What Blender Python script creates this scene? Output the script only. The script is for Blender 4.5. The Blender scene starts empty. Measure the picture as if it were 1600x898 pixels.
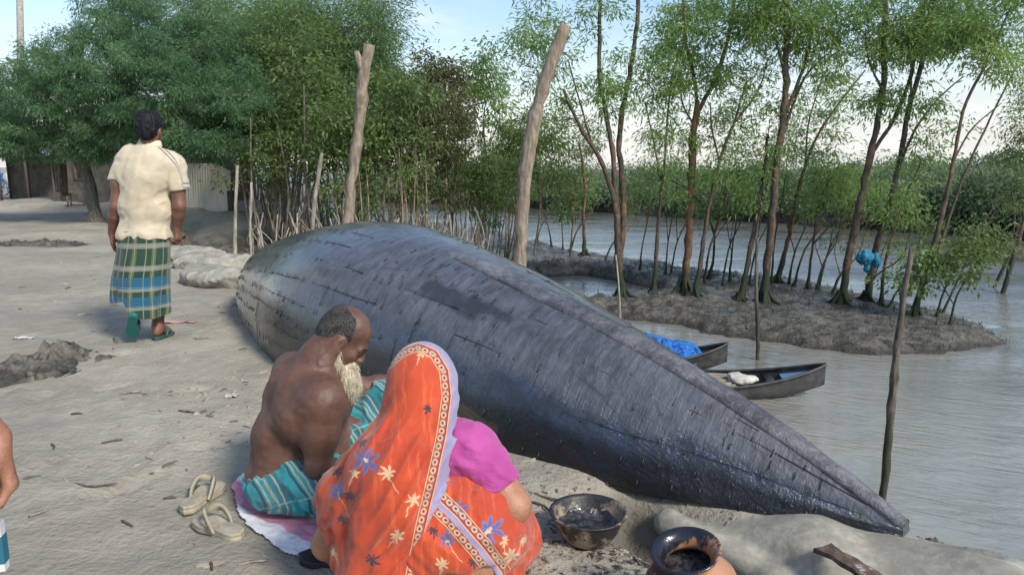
import bpy, math, os
import numpy as np
from math import radians as R
C = bpy.context.scene
COL = C.collection

# ------------------------------------------------------------------ camera
EYE = 1.3; PITCH = R(9.5); FPX = 1142.0
cam = bpy.data.cameras.new('camera'); co = bpy.data.objects.new('camera', cam); COL.objects.link(co)
co.location = (0, 0, EYE); co.rotation_euler = (math.pi/2-PITCH, 0, 0)
cam.sensor_width = 36; cam.lens = 36*FPX/1600; cam.clip_start = .05; cam.clip_end = 3000
C.camera = co
# ------------------------------------------------------------------ exposure
C.view_settings.view_transform = 'Standard'; C.view_settings.look = 'None'
C.view_settings.gamma = 1; C.view_settings.use_curve_mapping = False
C.view_settings.exposure = 0.95
# ------------------------------------------------------------------ sun and sky
SUN_EL, SUN_AZ = R(40), R(138)          # azimuth clockwise from +Y: behind the photographer's right shoulder
sun = bpy.data.lights.new('sun', 'SUN'); so = bpy.data.objects.new('sun', sun); COL.objects.link(so)
sun.energy = 2.2; sun.angle = R(12); sun.color = (1, .92, .80)
so.rotation_euler = (math.pi/2-SUN_EL, 0, math.pi-SUN_AZ)
W = bpy.data.worlds.new('World'); C.world = W; W.use_nodes = True

# ------------------------------------------------------------------ node helpers
class E:
    """a scalar socket that can be written as arithmetic"""
    def __init__(s, t, k): s.t, s.k = t, k
    def _m(s, op, *a, clamp=False):
        n = s.t.nodes.new('ShaderNodeMath'); n.operation = op; n.use_clamp = clamp
        for i, v in enumerate((s,)+a):
            if isinstance(v, E): s.t.links.new(v.k, n.inputs[i])
            else: n.inputs[i].default_value = v
        return E(s.t, n.outputs[0])
    def __add__(s, o): return s._m('ADD', o)
    __radd__ = __add__
    def __mul__(s, o): return s._m('MULTIPLY', o)
    __rmul__ = __mul__
    def __sub__(s, o): return s._m('SUBTRACT', o)
    def __rsub__(s, o): return s._m('MULTIPLY', -1.0)._m('ADD', o)
    def __truediv__(s, o): return s._m('DIVIDE', o)
    def min(s, o): return s._m('MINIMUM', o)
    def max(s, o): return s._m('MAXIMUM', o)
    def abs(s): return s._m('ABSOLUTE')
    def sin(s): return s._m('SINE')
    def cos(s): return s._m('COSINE')
    def sqrt(s): return s._m('SQRT')
    def frac(s): return s._m('FRACT')
    def pow(s, o): return s._m('POWER', o)
    def atan2(s, o): return s._m('ARCTAN2', o)
    def clamp(s): return s._m('ADD', 0.0, clamp=True)
    def ss(s, a, b):                     # smooth ramp from a (0) to b (1)
        n = s.t.nodes.new('ShaderNodeMapRange'); n.interpolation_type = 'SMOOTHSTEP'
        s.t.links.new(s.k, n.inputs[0]); n.inputs[1].default_value = a; n.inputs[2].default_value = b
        return E(s.t, n.outputs[0])
def mixc(t, f, a, b):
    n = t.nodes.new('ShaderNodeMix'); n.data_type = 'RGBA'
    for v, i in ((f, 0), (a, 6), (b, 7)):
        if isinstance(v, E): t.links.new(v.k, n.inputs[i])
        elif hasattr(v, 'is_linked'): t.links.new(v, n.inputs[i])
        elif i == 0: n.inputs[i].default_value = v
        else: n.inputs[i].default_value = (*v[:3], 1)
    return n.outputs[2]
def coords(t, kind='Object'):
    if kind == 'UV' or kind == 'Object' or kind == 'Generated':
        n = t.nodes.new('ShaderNodeTexCoord'); return n.outputs[kind]
    n = t.nodes.new('ShaderNodeNewGeometry'); return n.outputs['Position']
def sep(t, v):
    n = t.nodes.new('ShaderNodeSeparateXYZ'); t.links.new(v, n.inputs[0]); return [E(t, o) for o in n.outputs]
def comb(t, x, y, z=0.0):
    n = t.nodes.new('ShaderNodeCombineXYZ')
    for i, v in enumerate((x, y, z)):
        if isinstance(v, E): t.links.new(v.k, n.inputs[i])
        else: n.inputs[i].default_value = v
    return n.outputs[0]
def vrot(t, v, a, s):
    n = t.nodes.new('ShaderNodeMapping'); n.vector_type = 'POINT'; t.links.new(v, n.inputs[0]); n.inputs['Rotation'].default_value = (0, 0, a); return vscale(t, n.outputs[0], s)
def vscale(t, v, s):
    n = t.nodes.new('ShaderNodeMapping'); t.links.new(v, n.inputs[0]); n.inputs['Scale'].default_value = s if hasattr(s, '__len__') else (s, s, s)
    return n.outputs[0]
def noise(t, v, sc, det=4, rough=.55, dist=0.0):
    n = t.nodes.new('ShaderNodeTexNoise'); n.inputs['Scale'].default_value = sc; n.inputs['Detail'].default_value = det
    n.inputs['Roughness'].default_value = rough; n.inputs['Distortion'].default_value = dist
    if v is not None: t.links.new(v, n.inputs['Vector'])
    return E(t, n.outputs[0])
def voro(t, v, sc, feat='F1', out=0):
    n = t.nodes.new('ShaderNodeTexVoronoi'); n.feature = feat; n.inputs['Scale'].default_value = sc
    t.links.new(v, n.inputs['Vector']); return E(t, n.outputs[out])
def attr(t, name):
    n = t.nodes.new('ShaderNodeAttribute'); n.attribute_name = name; return E(t, n.outputs['Fac'])
def island(t):
    n = t.nodes.new('ShaderNodeNewGeometry'); return E(t, n.outputs['Random Per Island'])
def bump(t, h, strength=.5, dist=.01, prev=None):
    n = t.nodes.new('ShaderNodeBump'); n.inputs['Strength'].default_value = strength; n.inputs['Distance'].default_value = dist
    t.links.new(h.k, n.inputs['Height'])
    if prev is not None: t.links.new(prev, n.inputs['Normal'])
    return n.outputs[0]
def material(name, base=(.5, .5, .5), rough=.7, fn=None, **kw):
    m = bpy.data.materials.new(name); m.use_nodes = True; t = m.node_tree
    b = t.nodes['Principled BSDF']; b.inputs['Base Color'].default_value = (*base, 1); b.inputs['Roughness'].default_value = rough
    for k, v in kw.items(): b.inputs[k.replace('_', ' ')].default_value = v
    def put(k, v):
        if isinstance(v, E): v = v.k
        t.links.new(v, b.inputs[k])
    if fn: fn(t, put, b)
    return m

# ------------------------------------------------------------------ world sky with thin cloud
def build_sky():
    t = W.node_tree; bg = t.nodes['Background']
    sky = t.nodes.new('ShaderNodeTexSky'); sky.sky_type = 'NISHITA'; sky.sun_disc = False
    sky.sun_elevation = SUN_EL; sky.sun_rotation = SUN_AZ; sky.air_density = 1.2; sky.dust_density = .9; sky.ozone_density = 3.0
    g = coords(t, 'Generated'); x, y, z = sep(t, g)
    zz = z.max(0.0)+.13
    p = comb(t, x/zz, y/zz, 0.0)
    n = noise(t, p, .62, 7, .6, .35); n2 = noise(t, p, 2.2, 5, .6)
    cl = (n*.8+n2*.25).ss(.50, .74)
    hz = z.ss(.24, .0)
    f = (cl*.85).max(hz*.72)
    lum = noise(t, p, 1.3, 4)*2.6+4.0
    n_ = t.nodes.new('ShaderNodeMix'); n_.data_type = 'RGBA'; n_.blend_type = 'MULTIPLY'; n_.inputs[0].default_value = 1
    n_.inputs[6].default_value = (1, 1, 1.03, 1); t.links.new(comb(t, lum, lum, lum), n_.inputs[7])
    t.links.new(mixc(t, f, sky.outputs[0], n_.outputs[2]), bg.inputs['Color']); bg.inputs['Strength'].default_value = .1
build_sky()

# ------------------------------------------------------------------ placing helpers (how a sight line meets a depth or a level)
def ray(px, py):
    a, b = (px-800)/FPX, (449-py)/FPX
    return np.array([a, math.cos(PITCH)+b*math.sin(PITCH), -math.sin(PITCH)+b*math.cos(PITCH)])
def at(px, py, d):
    r = ray(px, py); return np.array([0, 0, EYE])+r*(d/r[1])
def on(px, py, z=0.0):
    r = ray(px, py); return np.array([0, 0, EYE])+r*((z-EYE)/r[2])

# ------------------------------------------------------------------ numpy noise
def _h(i, j, k, s):
    n = (i*374761393+j*668265263+k*2147483647+s*1274126177) & 0xffffffff
    n = ((n ^ (n >> 13))*1274126177) & 0xffffffff
    return ((n ^ (n >> 16)) & 0xffff)/65535.0
def vnoise(x, y, z=0.0, s=0):
    x, y, z = np.broadcast_arrays(np.asarray(x, float), np.asarray(y, float), np.asarray(z, float))
    i, j, k = (np.floor(a).astype(np.int64) for a in (x, y, z)); u, v, w = x-i, y-j, z-k
    u, v, w = (a*a*(3-2*a) for a in (u, v, w)); r = 0
    for a in (0, 1):
        for b in (0, 1):
            for c in (0, 1):
                r = r+_h(i+a, j+b, k+c, s)*(u if a else 1-u)*(v if b else 1-v)*(w if c else 1-w)
    return r*2-1
def fbm(x, y, z=0.0, o=4, s=0):
    r, a = 0, 1.0
    for q in range(o): r = r+a*vnoise(x*2**q, y*2**q, np.asarray(z)*2**q, s+q*17); a *= .5
    return r
sst = lambda a, b, x: (lambda t: t*t*(3-2*t))(np.clip((x-a)/(b-a), 0, 1))
nrm = lambda v: np.asarray(v, float)/(np.linalg.norm(v)+1e-12)

# ------------------------------------------------------------------ mesh collecting
class MB:
    def __init__(s): s.V = []; s.F = {}; s.n = 0; s.M = {}; s.uv = None
    def add(s, v, *faces, mi=0):
        v = np.asarray(v, np.float32).reshape(-1, 3)
        for f in faces:
            f = np.asarray(f, np.int64)
            if f.size == 0: continue
            f = f.reshape(-1, f.shape[-1])
            s.F.setdefault(f.shape[1], []).append(f+s.n); s.M.setdefault(f.shape[1], []).append(np.full(len(f), mi, np.int32))
        s.V.append(v); s.n += len(v); return s
    def mesh(s, name, off=(0, 0, 0), smooth=True, sharp=None):
        V = np.concatenate(s.V)-np.asarray(off, np.float32)
        me = bpy.data.meshes.new(name); me.vertices.add(len(V)); me.vertices.foreach_set('co', V.ravel())
        L, st, mi, c = [], [], [], 0
        for k in sorted(s.F):
            f = np.concatenate(s.F[k]); L.append(f.ravel()); st.append(c+np.arange(len(f))*k); mi.append(np.concatenate(s.M[k])); c += f.size
        L = np.concatenate(L); st = np.concatenate(st); mi = np.concatenate(mi)
        me.loops.add(len(L)); me.loops.foreach_set('vertex_index', L.astype(np.int32))
        me.polygons.add(len(st)); me.polygons.foreach_set('loop_start', st.astype(np.int32)); me.polygons.foreach_set('material_index', mi)
        if s.uv is not None:
            uv = np.concatenate(s.uv) if isinstance(s.uv, list) else s.uv
            l = me.uv_layers.new(name='UVMap'); l.data.foreach_set('uv', np.asarray(uv, np.float32)[L].ravel())
        me.update(calc_edges=True); me.validate()
        me.polygons.foreach_set('use_smooth', np.full(len(me.polygons), bool(smooth)))
        if sharp: me.set_sharp_from_angle(angle=R(sharp))
        return me
def thing(name, label, cat, loc=(0, 0, 0), group=None, mesh=None, mats=()):
    o = bpy.data.objects.new(name, mesh); COL.objects.link(o); o.location = tuple(float(a) for a in loc)
    o['label'] = label; o['category'] = cat
    if group: o['group'] = group
    for m in mats: mesh.materials.append(m)
    return o
def part(name, mb, mats, parent, label=None, smooth=True, sharp=None, attrs=None, top=None):
    """mesh in world coordinates -> child whose origin is its thing's base"""
    base = (top or parent).location
    me = mb.mesh(name, base, smooth, sharp)
    for k, a in (attrs or {}).items():
        l = me.attributes.new(k, 'FLOAT', 'POINT'); l.data.foreach_set('value', np.asarray(a, np.float32))
    for m in (mats if isinstance(mats, (list, tuple)) else [mats]): me.materials.append(m)
    o = bpy.data.objects.new(name, me); COL.objects.link(o); o.parent = parent
    if label: o['label'] = label
    return o
def solo(name, label, cat, mb, mats, loc, group=None, smooth=True, sharp=None):
    me = mb.mesh(name, loc, smooth, sharp)
    return thing(name, label, cat, loc, group, me, mats if isinstance(mats, (list, tuple)) else [mats])
def structure(name, mb, mats, smooth=True, kind='structure'):
    me = mb.mesh(name, (0, 0, 0), smooth); o = bpy.data.objects.new(name, me); COL.objects.link(o); o['kind'] = kind
    for m in (mats if isinstance(mats, (list, tuple)) else [mats]): me.materials.append(m)
    return o
def copy_thing(o, loc, rz=0.0, sc=1.0, label=None):
    c = o.copy(); COL.objects.link(c); c.location = tuple(float(a) for a in loc); c.rotation_euler = (0, 0, rz)
    c.scale = sc if hasattr(sc, '__len__') else (sc, sc, sc)
    if label: c['label'] = label
    for ch in list(o.children):
        d = ch.copy(); COL.objects.link(d); d.parent = c
        for g in list(ch.children):
            e = g.copy(); COL.objects.link(e); e.parent = d
    return c

def frames(P):
    P = np.asarray(P, float); T = np.gradient(P, axis=0); T /= np.linalg.norm(T, axis=1)[:, None]+1e-9
    ref = np.array([0, 0, 1.0]) if abs(T[:, 2]).mean() < .8 else np.array([1.0, 0, 0])
    A = np.cross(T, ref); A /= np.linalg.norm(A, axis=1)[:, None]+1e-9; B = np.cross(T, A); return T, A, B
def tube(mb, P, r, n=6, cap=False, jit=0.0, rng=None, mi=0):
    P = np.asarray(P, float); m = len(P); r = np.broadcast_to(np.asarray(r, float), (m,)); T, A, B = frames(P)
    th = np.arange(n)/n*2*np.pi; rr = r[:, None]*np.ones((1, n))
    if jit: rr = rr*(1+jit*(rng.random((m, n))*2-1))
    V = P[:, None]+rr[..., None]*(np.cos(th)[None, :, None]*A[:, None]+np.sin(th)[None, :, None]*B[:, None])
    i = np.arange(m-1)[:, None]*n; j = np.arange(n)[None]; k = (j+1) % n
    Q = np.stack([i+j, i+k, i+n+k, i+n+j], -1).reshape(-1, 4)
    fs = [Q]
    if cap: fs += [np.arange(n)[None, ::-1], (np.arange(n)+(m-1)*n)[None]]
    mb.add(V.reshape(-1, 3), *fs, mi=mi); return mb
def smooth_path(P, n):
    P = np.asarray(P, float); d = np.r_[0, np.cumsum(np.linalg.norm(np.diff(P, axis=0), axis=1))]; t = np.linspace(0, d[-1], n)
    m = np.gradient(P, d, axis=0); i = np.clip(np.searchsorted(d, t)-1, 0, len(d)-2); h = (d[i+1]-d[i]); u = ((t-d[i])/h)[:, None]; h = h[:, None]
    return (2*u**3-3*u**2+1)*P[i]+(u**3-2*u**2+u)*h*m[i]+(-2*u**3+3*u**2)*P[i+1]+(u**3-u**2)*h*m[i+1]
def box(mb, c, s, rot=None, mi=0, rz=0.0):
    c = np.asarray(c, float); s = np.asarray(s, float)/2
    v = np.array([[x, y, z] for x in (-1, 1) for y in (-1, 1) for z in (-1, 1)])*s
    if rz: rot = np.array([[math.cos(rz), -math.sin(rz), 0], [math.sin(rz), math.cos(rz), 0], [0, 0, 1]])
    if rot is not None: v = v@np.asarray(rot).T
    mb.add(v+c, np.array([[0, 1, 3, 2], [4, 6, 7, 5], [0, 4, 5, 1], [2, 3, 7, 6], [0, 2, 6, 4], [1, 5, 7, 3]]), mi=mi); return mb
def lathe(mb, c, prof, n=40, rot=None, mi=0):
    prof = np.asarray(prof, float); th = np.arange(n)/n*2*np.pi
    V = np.stack([prof[:, 0:1]*np.cos(th), prof[:, 0:1]*np.sin(th), prof[:, 1:2]*np.ones(n)], -1).reshape(-1, 3)
    if rot is not None: V = V@np.asarray(rot).T
    m = len(prof); i = np.arange(m-1)[:, None]*n; j = np.arange(n)[None]; k = (j+1) % n
    mb.add(V+np.asarray(c), np.stack([i+j, i+k, i+n+k, i+n+j], -1).reshape(-1, 4), mi=mi); return mb
def grid(mb, X, mi=0, wrap=False, flip=False):
    m, n = X.shape[:2]; i = np.arange(m-1)[:, None]*n; j = np.arange(n if wrap else n-1)[None]; k = (j+1) % n
    Q = np.stack([i+j, i+k, i+n+k, i+n+j], -1).reshape(-1, 4)
    mb.add(X.reshape(-1, 3), Q[:, ::-1] if flip else Q, mi=mi); return mb
def rotm(axis, a):
    x, y, z = nrm(axis); c, s = math.cos(a), math.sin(a); t = 1-c
    return np.array([[t*x*x+c, t*x*y-s*z, t*x*z+s*y], [t*x*y+s*z, t*y*y+c, t*y*z-s*x], [t*x*z-s*y, t*y*z+s*x, t*z*z+c]])

# ------------------------------------------------------------------ continuous bodies: a distance field turned into one surface
class Sdf:
    def __init__(s, lo, hi, res):
        s.lo, s.res = np.asarray(lo, float), res; s.N = np.ceil((np.asarray(hi)-s.lo)/res).astype(int)+1
        s.F = np.full(s.N, .4, np.float32)
    def _sl(s, lo, hi):
        a = np.clip(np.floor((np.asarray(lo)-s.lo)/s.res).astype(int), 0, s.N); b = np.clip(np.ceil((np.asarray(hi)-s.lo)/s.res).astype(int)+1, 0, s.N)
        g = [(s.lo[i]+np.arange(a[i], b[i])*s.res).astype(np.float32) for i in range(3)]
        return tuple(slice(a[i], b[i]) for i in range(3)), g[0][:, None, None], g[1][None, :, None], g[2][None, None, :]
    def _mix(s, sl, d, k, sub=False):
        F = s.F[sl]
        if F.size == 0: return
        if sub: F, d = -F, d
        if k > 0: h = np.maximum(k-np.abs(F-d), 0)/k; m = np.minimum(F, d)-h*h*k*.25
        else: m = np.minimum(F, d)
        s.F[sl] = -m if sub else m
    def cap(s, p, q, r0, r1=None, k=.03, sub=False):
        p, q = np.asarray(p, float), np.asarray(q, float); r1 = r0 if r1 is None else r1; pad = max(r0, r1)+k+.03
        sl, X, Y, Z = s._sl(np.minimum(p, q)-pad, np.maximum(p, q)+pad); v = q-p; L = v@v+1e-12
        t = np.clip(((X-p[0])*v[0]+(Y-p[1])*v[1]+(Z-p[2])*v[2])/L, 0, 1)
        d = np.sqrt((X-p[0]-t*v[0])**2+(Y-p[1]-t*v[1])**2+(Z-p[2]-t*v[2])**2)-(r0+(r1-r0)*t)
        s._mix(sl, d, k, sub); return s
    def chain(s, P, r, k=.03):
        for i in range(len(P)-1): s.cap(P[i], P[i+1], r[i], r[i+1], k)
        return s
    def ell(s, c, r, k=.03, rot=None, sub=False):
        c = np.asarray(c, float); r = np.asarray(r, float); Rm = np.eye(3) if rot is None else np.asarray(rot); pad = max(r)+k+.03
        sl, X, Y, Z = s._sl(c-pad, c+pad); x, y, z = X-c[0], Y-c[1], Z-c[2]
        l = [x*Rm[0, i]+y*Rm[1, i]+z*Rm[2, i] for i in range(3)]
        a = np.sqrt(sum((l[i]/r[i])**2 for i in range(3))); b = np.sqrt(sum((l[i]/r[i]**2)**2 for i in range(3)))+1e-6
        s._mix(sl, (a*(a-1)/b).astype(np.float32), k, sub); return s
    def merge(s, o, k=.01): s._mix(tuple(slice(0, a) for a in s.N), o.F, k); return s
    def cut(s, p, n, k=.004, within=None):         # remove the side n points to
        n = nrm(n)
        sl, X, Y, Z = s._sl(*(within if within is not None else (s.lo, s.lo+s.N*s.res)))
        s._mix(sl, (-((X-p[0])*n[0]+(Y-p[1])*n[1]+(Z-p[2])*n[2])).astype(np.float32), k, True); return s
    def warp(s, fn):
        sl, X, Y, Z = s._sl(s.lo, s.lo+s.N*s.res); m = np.abs(s.F) < .06; i = np.argwhere(m); P = s.lo+i*s.res
        s.F[m] += fn(P[:, 0], P[:, 1], P[:, 2]).astype(np.float32); return s
    def mesh(s, relax=1):
        F = s.F; I = F < 0; n = F.shape
        c = [I[a:n[0]-1+a, b:n[1]-1+b, d:n[2]-1+d] for a in (0, 1) for b in (0, 1) for d in (0, 1)]
        sm = sum(x.astype(np.int8) for x in c); act = (sm > 0) & (sm < 8); idx = np.argwhere(act)
        vid = np.full(act.shape, -1, np.int64); vid[act] = np.arange(len(idx))
        acc = np.zeros((len(idx), 3)); cnt = np.zeros(len(idx)); off = [(a, b, d) for a in (0, 1) for b in (0, 1) for d in (0, 1)]
        for o in off:
            for ax in range(3):
                if o[ax]: continue
                o2 = list(o); o2[ax] = 1
                f0 = F[tuple((idx+o).T)]; f1 = F[tuple((idx+o2).T)]; m = (f0 < 0) != (f1 < 0); t = f0[m]/(f0[m]-f1[m])
                p = (idx[m]+o).astype(float); p[:, ax] += t; acc[m] += p; cnt[m] += 1
        V = acc/cnt[:, None]; Q = []
        for ax in range(3):
            u, v = (ax+1) % 3, (ax+2) % 3
            sl0 = [slice(1, -1)]*3; sl1 = [slice(1, -1)]*3; sl0[ax] = slice(0, -1); sl1[ax] = slice(1, None)
            e = I[tuple(sl0)] != I[tuple(sl1)]; ed = np.argwhere(e); add = np.ones(3, int); add[ax] = 0; ed = ed+add
            ins = I[tuple(ed.T)]
            def cid(du, dv):
                q = ed.copy(); q[:, u] -= du; q[:, v] -= dv; return vid[tuple(q.T)]
            q = np.stack([cid(1, 1), cid(0, 1), cid(0, 0), cid(1, 0)], 1); q[~ins] = q[~ins][:, ::-1]; Q.append(q)
        Q = np.concatenate(Q); Q = Q[(Q >= 0).all(1)]
        for _ in range(relax):
            a = np.zeros_like(V); w = np.zeros(len(V))
            for i in range(4):
                np.add.at(a, Q[:, i], V[Q[:, (i+1) % 4]]); np.add.at(w, Q[:, i], 1)
                np.add.at(a, Q[:, i], V[Q[:, (i-1) % 4]]); np.add.at(w, Q[:, i], 1)
            V = V*.5+.5*a/np.maximum(w, 1)[:, None]
        return s.lo+V*s.res, Q
def sdf_mb(S, relax=1):
    V, Q = S.mesh(relax); mb = MB(); mb.add(V, Q); mb.pts = V; return mb
# ------------------------------------------------------------------ terrain
WATER = -1.6
EDGE_Y = np.array([-6, -2, 1.2, 2.2, 2.8, 3.6, 4.6, 6.0, 7.0, 8.2, 10.0, 11.8, 14.5, 17, 20, 27, 40, 80, 300.])
EDGE_X = np.array([3.0, 2.6, 1.95, 1.60, 1.34, .88, .32, -.5, -1.2, -2.55, -4.0, -5.4, -7.5, -9.7, -11.6, -16, -24, -42, -120.])
def polypts(p, z): return np.array([on(x, y, z)[:2] for x, y in p])
SPIT = polypts([(1592, 541), (1500, 553), (1400, 556), (1267, 546), (1200, 532), (1134, 522), (1034, 508), (977, 498), (930, 490), (880, 487)], -1.55)
SPIT = np.r_[SPIT, [[.2, 9.5], [-2.2, 10.5], [-12, 26], [-20, 42], [-9, 42]], polypts([(560, 352), (640, 355), (720, 356), (780, 363), (827, 373), (867, 384), (934, 396), (1000, 405), (1100, 421), (1200, 434), (1270, 443), (1367, 459), (1433, 476), (1484, 488), (1540, 503), (1590, 520), (1606, 531)], -1.5)]
POOL = polypts([(850, 434), (910, 431), (960, 440), (1017, 453), (1016, 461), (960, 466), (927, 473), (880, 455)], -1.58)
FARB = np.array([on(x, y, WATER)[:2] for x, y in [(500, 317), (720, 319), (850, 326), (1000, 336), (1200, 348), (1400, 361), (1600, 376), (1800, 391), (2050, 410)]])
def psd(x, y, P):                         # signed distance to a polygon, negative inside
    x, y = np.asarray(x, float), np.asarray(y, float); d = np.full(x.shape, 1e9); ins = np.zeros(x.shape, bool)
    for a, b in zip(P, np.roll(P, -1, 0)):
        e = b-a; t = np.clip(((x-a[0])*e[0]+(y-a[1])*e[1])/(e@e+1e-12), 0, 1)
        d = np.minimum(d, np.hypot(x-a[0]-t*e[0], y-a[1]-t*e[1]))
        c = (a[1] > y) != (b[1] > y); ins ^= c & (x < (b[0]-a[0])*(y-a[1])/(b[1]-a[1]+1e-12)+a[0])
    return np.where(ins, -d, d)
FARPOLY = np.r_[FARB, [[400, -40], [400, 400], [-400, 400], [-400, 120], [-40, 75]]]
def ground(x, y):
    x, y = np.asarray(x, float), np.asarray(y, float)
    w = fbm(x*.9, y*.9, 0, 3, 3)*.25
    d = (x-np.interp(y, EDGE_Y, EDGE_X))*.8+w*sst(3, 6, y)
    up = .035*fbm(x*.45, y*.45, 0, 3, 1)+.012*fbm(x*3, y*3, 0, 3, 2)
    up = up*sst(.3, 1.5, np.hypot(x-.3, y-2.6)+.6)
    ax, ay, bx, by = .46, 2.68, 1.12, 1.98; tt = np.clip(((x-ax)*(bx-ax)+(y-ay)*(by-ay))/((bx-ax)**2+(by-ay)**2), 0, 1)
    up = up-.27*np.exp(-(((x-ax-tt*(bx-ax))**2+(y-ay-tt*(by-ay))**2)/.17**2))-.30*sst(1.05, 1.4, x-.25*(2.4-y))*sst(3.4, 2.9, y)
    # wheel-worn hollow and the rise of the path to the left
    sp = psd(x, y, SPIT)
    lvl = -1.36+.55*sst(-1, -9, x)*sst(9, 15, y)+.05*fbm(x*.8, y*.8, 0, 4, 7)+.05*fbm(x*3.3, y*3.3, 0, 3, 9)
    mud = -2.6+(lvl+2.6)*sst(1.35, -.75, sp+.22*fbm(x*1.3, y*1.3, 0, 3, 5))
    pl = psd(x, y, POOL)
    mud = mud-(mud+1.95)*sst(.45, -.1, pl)
    mud = mud+.12*np.exp(-((pl-.75)/.4)**2)*sst(18.2, 19.2, y)*sst(.5, 0, sp)
    low = np.where(sp < 1.9, mud, -2.6)
    s = sst(0, 1.55, d); z = up*(1-s)+low*s
    hd = np.full(np.shape(z), 99.0)
    for a_, b_ in (((-16, 24.6), (-9.4, 22.4)), ((-9.4, 22.4), (-8.4, 19.3)), ((-8.4, 19.3), (-6.9, 18.2))):
        ex, ey = b_[0]-a_[0], b_[1]-a_[1]; tt = np.clip(((x-a_[0])*ex+(y-a_[1])*ey)/(ex*ex+ey*ey), 0, 1); hd = np.minimum(hd, np.hypot(x-a_[0]-tt*ex, y-a_[1]-tt*ey)-(1.6 if a_[0] < -12 else .3))
    z = np.maximum(z, np.where(hd < 4, .16-.42*np.maximum(hd, 0)+.06*fbm(x*2, y*2, 0, 3, 21), -9))
    fb = psd(x, y, FARPOLY); z = np.maximum(z, -2.6+1.7*sst(.6, -1.0, fb+.4*fbm(x*.5, y*.5, 0, 3, 13))+np.where(fb < 0, .1, 0))
    return z
def gz(p): return float(ground(p[0], p[1]))
def axis(*segs):
    a = [np.arange(l, h, st) for l, h, st in segs]; return np.unique(np.round(np.concatenate(a), 4))

def m_ground(t, put, b):
    P = coords(t, 'Pos'); x, y, z = sep(t, P)
    n1 = noise(t, P, .7, 5); n2 = noise(t, P, 7, 6, .65); n3 = noise(t, P, 60, 4, .7); str_ = noise(t, vscale(t, P, (2.2, 14, 4)), 3, 5, .65)
    dry = mixc(t, (n1*.7+n2*.4-.08).ss(.36, .66), (.265, .245, .20), (.41, .382, .312))
    dry = mixc(t, str_.ss(.52, .74)*.35, dry, (.47, .435, .36)); dry = mixc(t, n3.ss(.56, .78)*.3, dry, (.15, .135, .11))
    dry = mixc(t, noise(t, P, 2.6, 5, .7).ss(.60, .74)*.38, dry, (.17, .155, .12))
    moss = noise(t, P, 1.1, 4).ss(.56, .7)*y.ss(3.5, 6.5)*.32
    dry = mixc(t, moss, dry, (.30, .29, .15))
    # spilled tar around the pots
    dx = x-.45; dy = y-2.35; tar = (1.0-(dx*dx+dy*dy*1.6).sqrt()*1.15).clamp()
    dry = mixc(t, (noise(t, P, 22, 4, .7)*.9+tar*.32).ss(.66, .78)*tar.ss(0, .25), dry, (.03, .028, .026))
    hx = x-.46; hy = y-2.68; tt = ((hx*.66-hy*.70)/.9261).clamp(); ex = hx-tt*.66; ey = hy+tt*.70; hollow_dark = ((ex*ex+ey*ey).sqrt()+(noise(t, P, 6, 4)-.5)*.14).ss(.24, .12)
    dry = mixc(t, hollow_dark*.8, dry, (.085, .075, .058))  # darker earth colour along the hollow beside the big bag
    w = (z+noise(t, P, 3, 4)*.35-.18).ss(-.12, -.5)
    mudc = mixc(t, noise(t, P, 5, 6, .7).ss(.36, .66), (.052, .047, .040), (.175, .160, .136))
    mudc = mixc(t, (z+noise(t, P, 2.5, 4)*.10).ss(-1.42, -1.54)*.75, mudc, (.035, .031, .025))
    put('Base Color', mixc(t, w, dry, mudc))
    put('Roughness', (1-w*noise(t, P, 2.3, 5, .65).ss(.25, .6)*.80).clamp()*.95)
    h = n2*.7+n3*.4+str_*.14+noise(t, P, 22, 5, .7)*.5+voro(t, P, 34)*.22+w*noise(t, P, 13, 6, .7)*3.0
    put('Normal', bump(t, h, .75, .035))
def m_water(t, put, b):
    P = coords(t, 'Pos'); x, y, z = sep(t, P)
    rip = 1-(noise(t, vrot(t, P, R(30), (1.0, 4.6, 1)), 1.5, 3, .5, .5)-.5).abs()*4; rip2 = noise(t, vrot(t, P, R(26), (1, 3.4, 1)), 6.0, 4, .55, .3); big = noise(t, P, .35, 3)
    put('Base Color', mixc(t, big.ss(.35, .65), (.205, .20, .172), (.31, .305, .27)))
    amp = noise(t, vscale(t, P, (.5, 1.3, 1)), .55, 3, .5).ss(.36, .62)*1.3+.4
    hh = (rip*.55+rip2*.55)*amp+noise(t, vscale(t, P, (1, 1.7, 1)), .8, 3)*.9; put('Normal', bump(t, hh, .34, .06)); put('Coat Normal', bump(t, hh, .16, .06))
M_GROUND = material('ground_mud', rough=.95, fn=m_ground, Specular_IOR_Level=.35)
M_WATER = material('river_water', rough=.06, fn=m_water, Specular_IOR_Level=1.0, Coat_Weight=.9, Coat_Roughness=.07, Coat_IOR=1.6)

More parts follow.
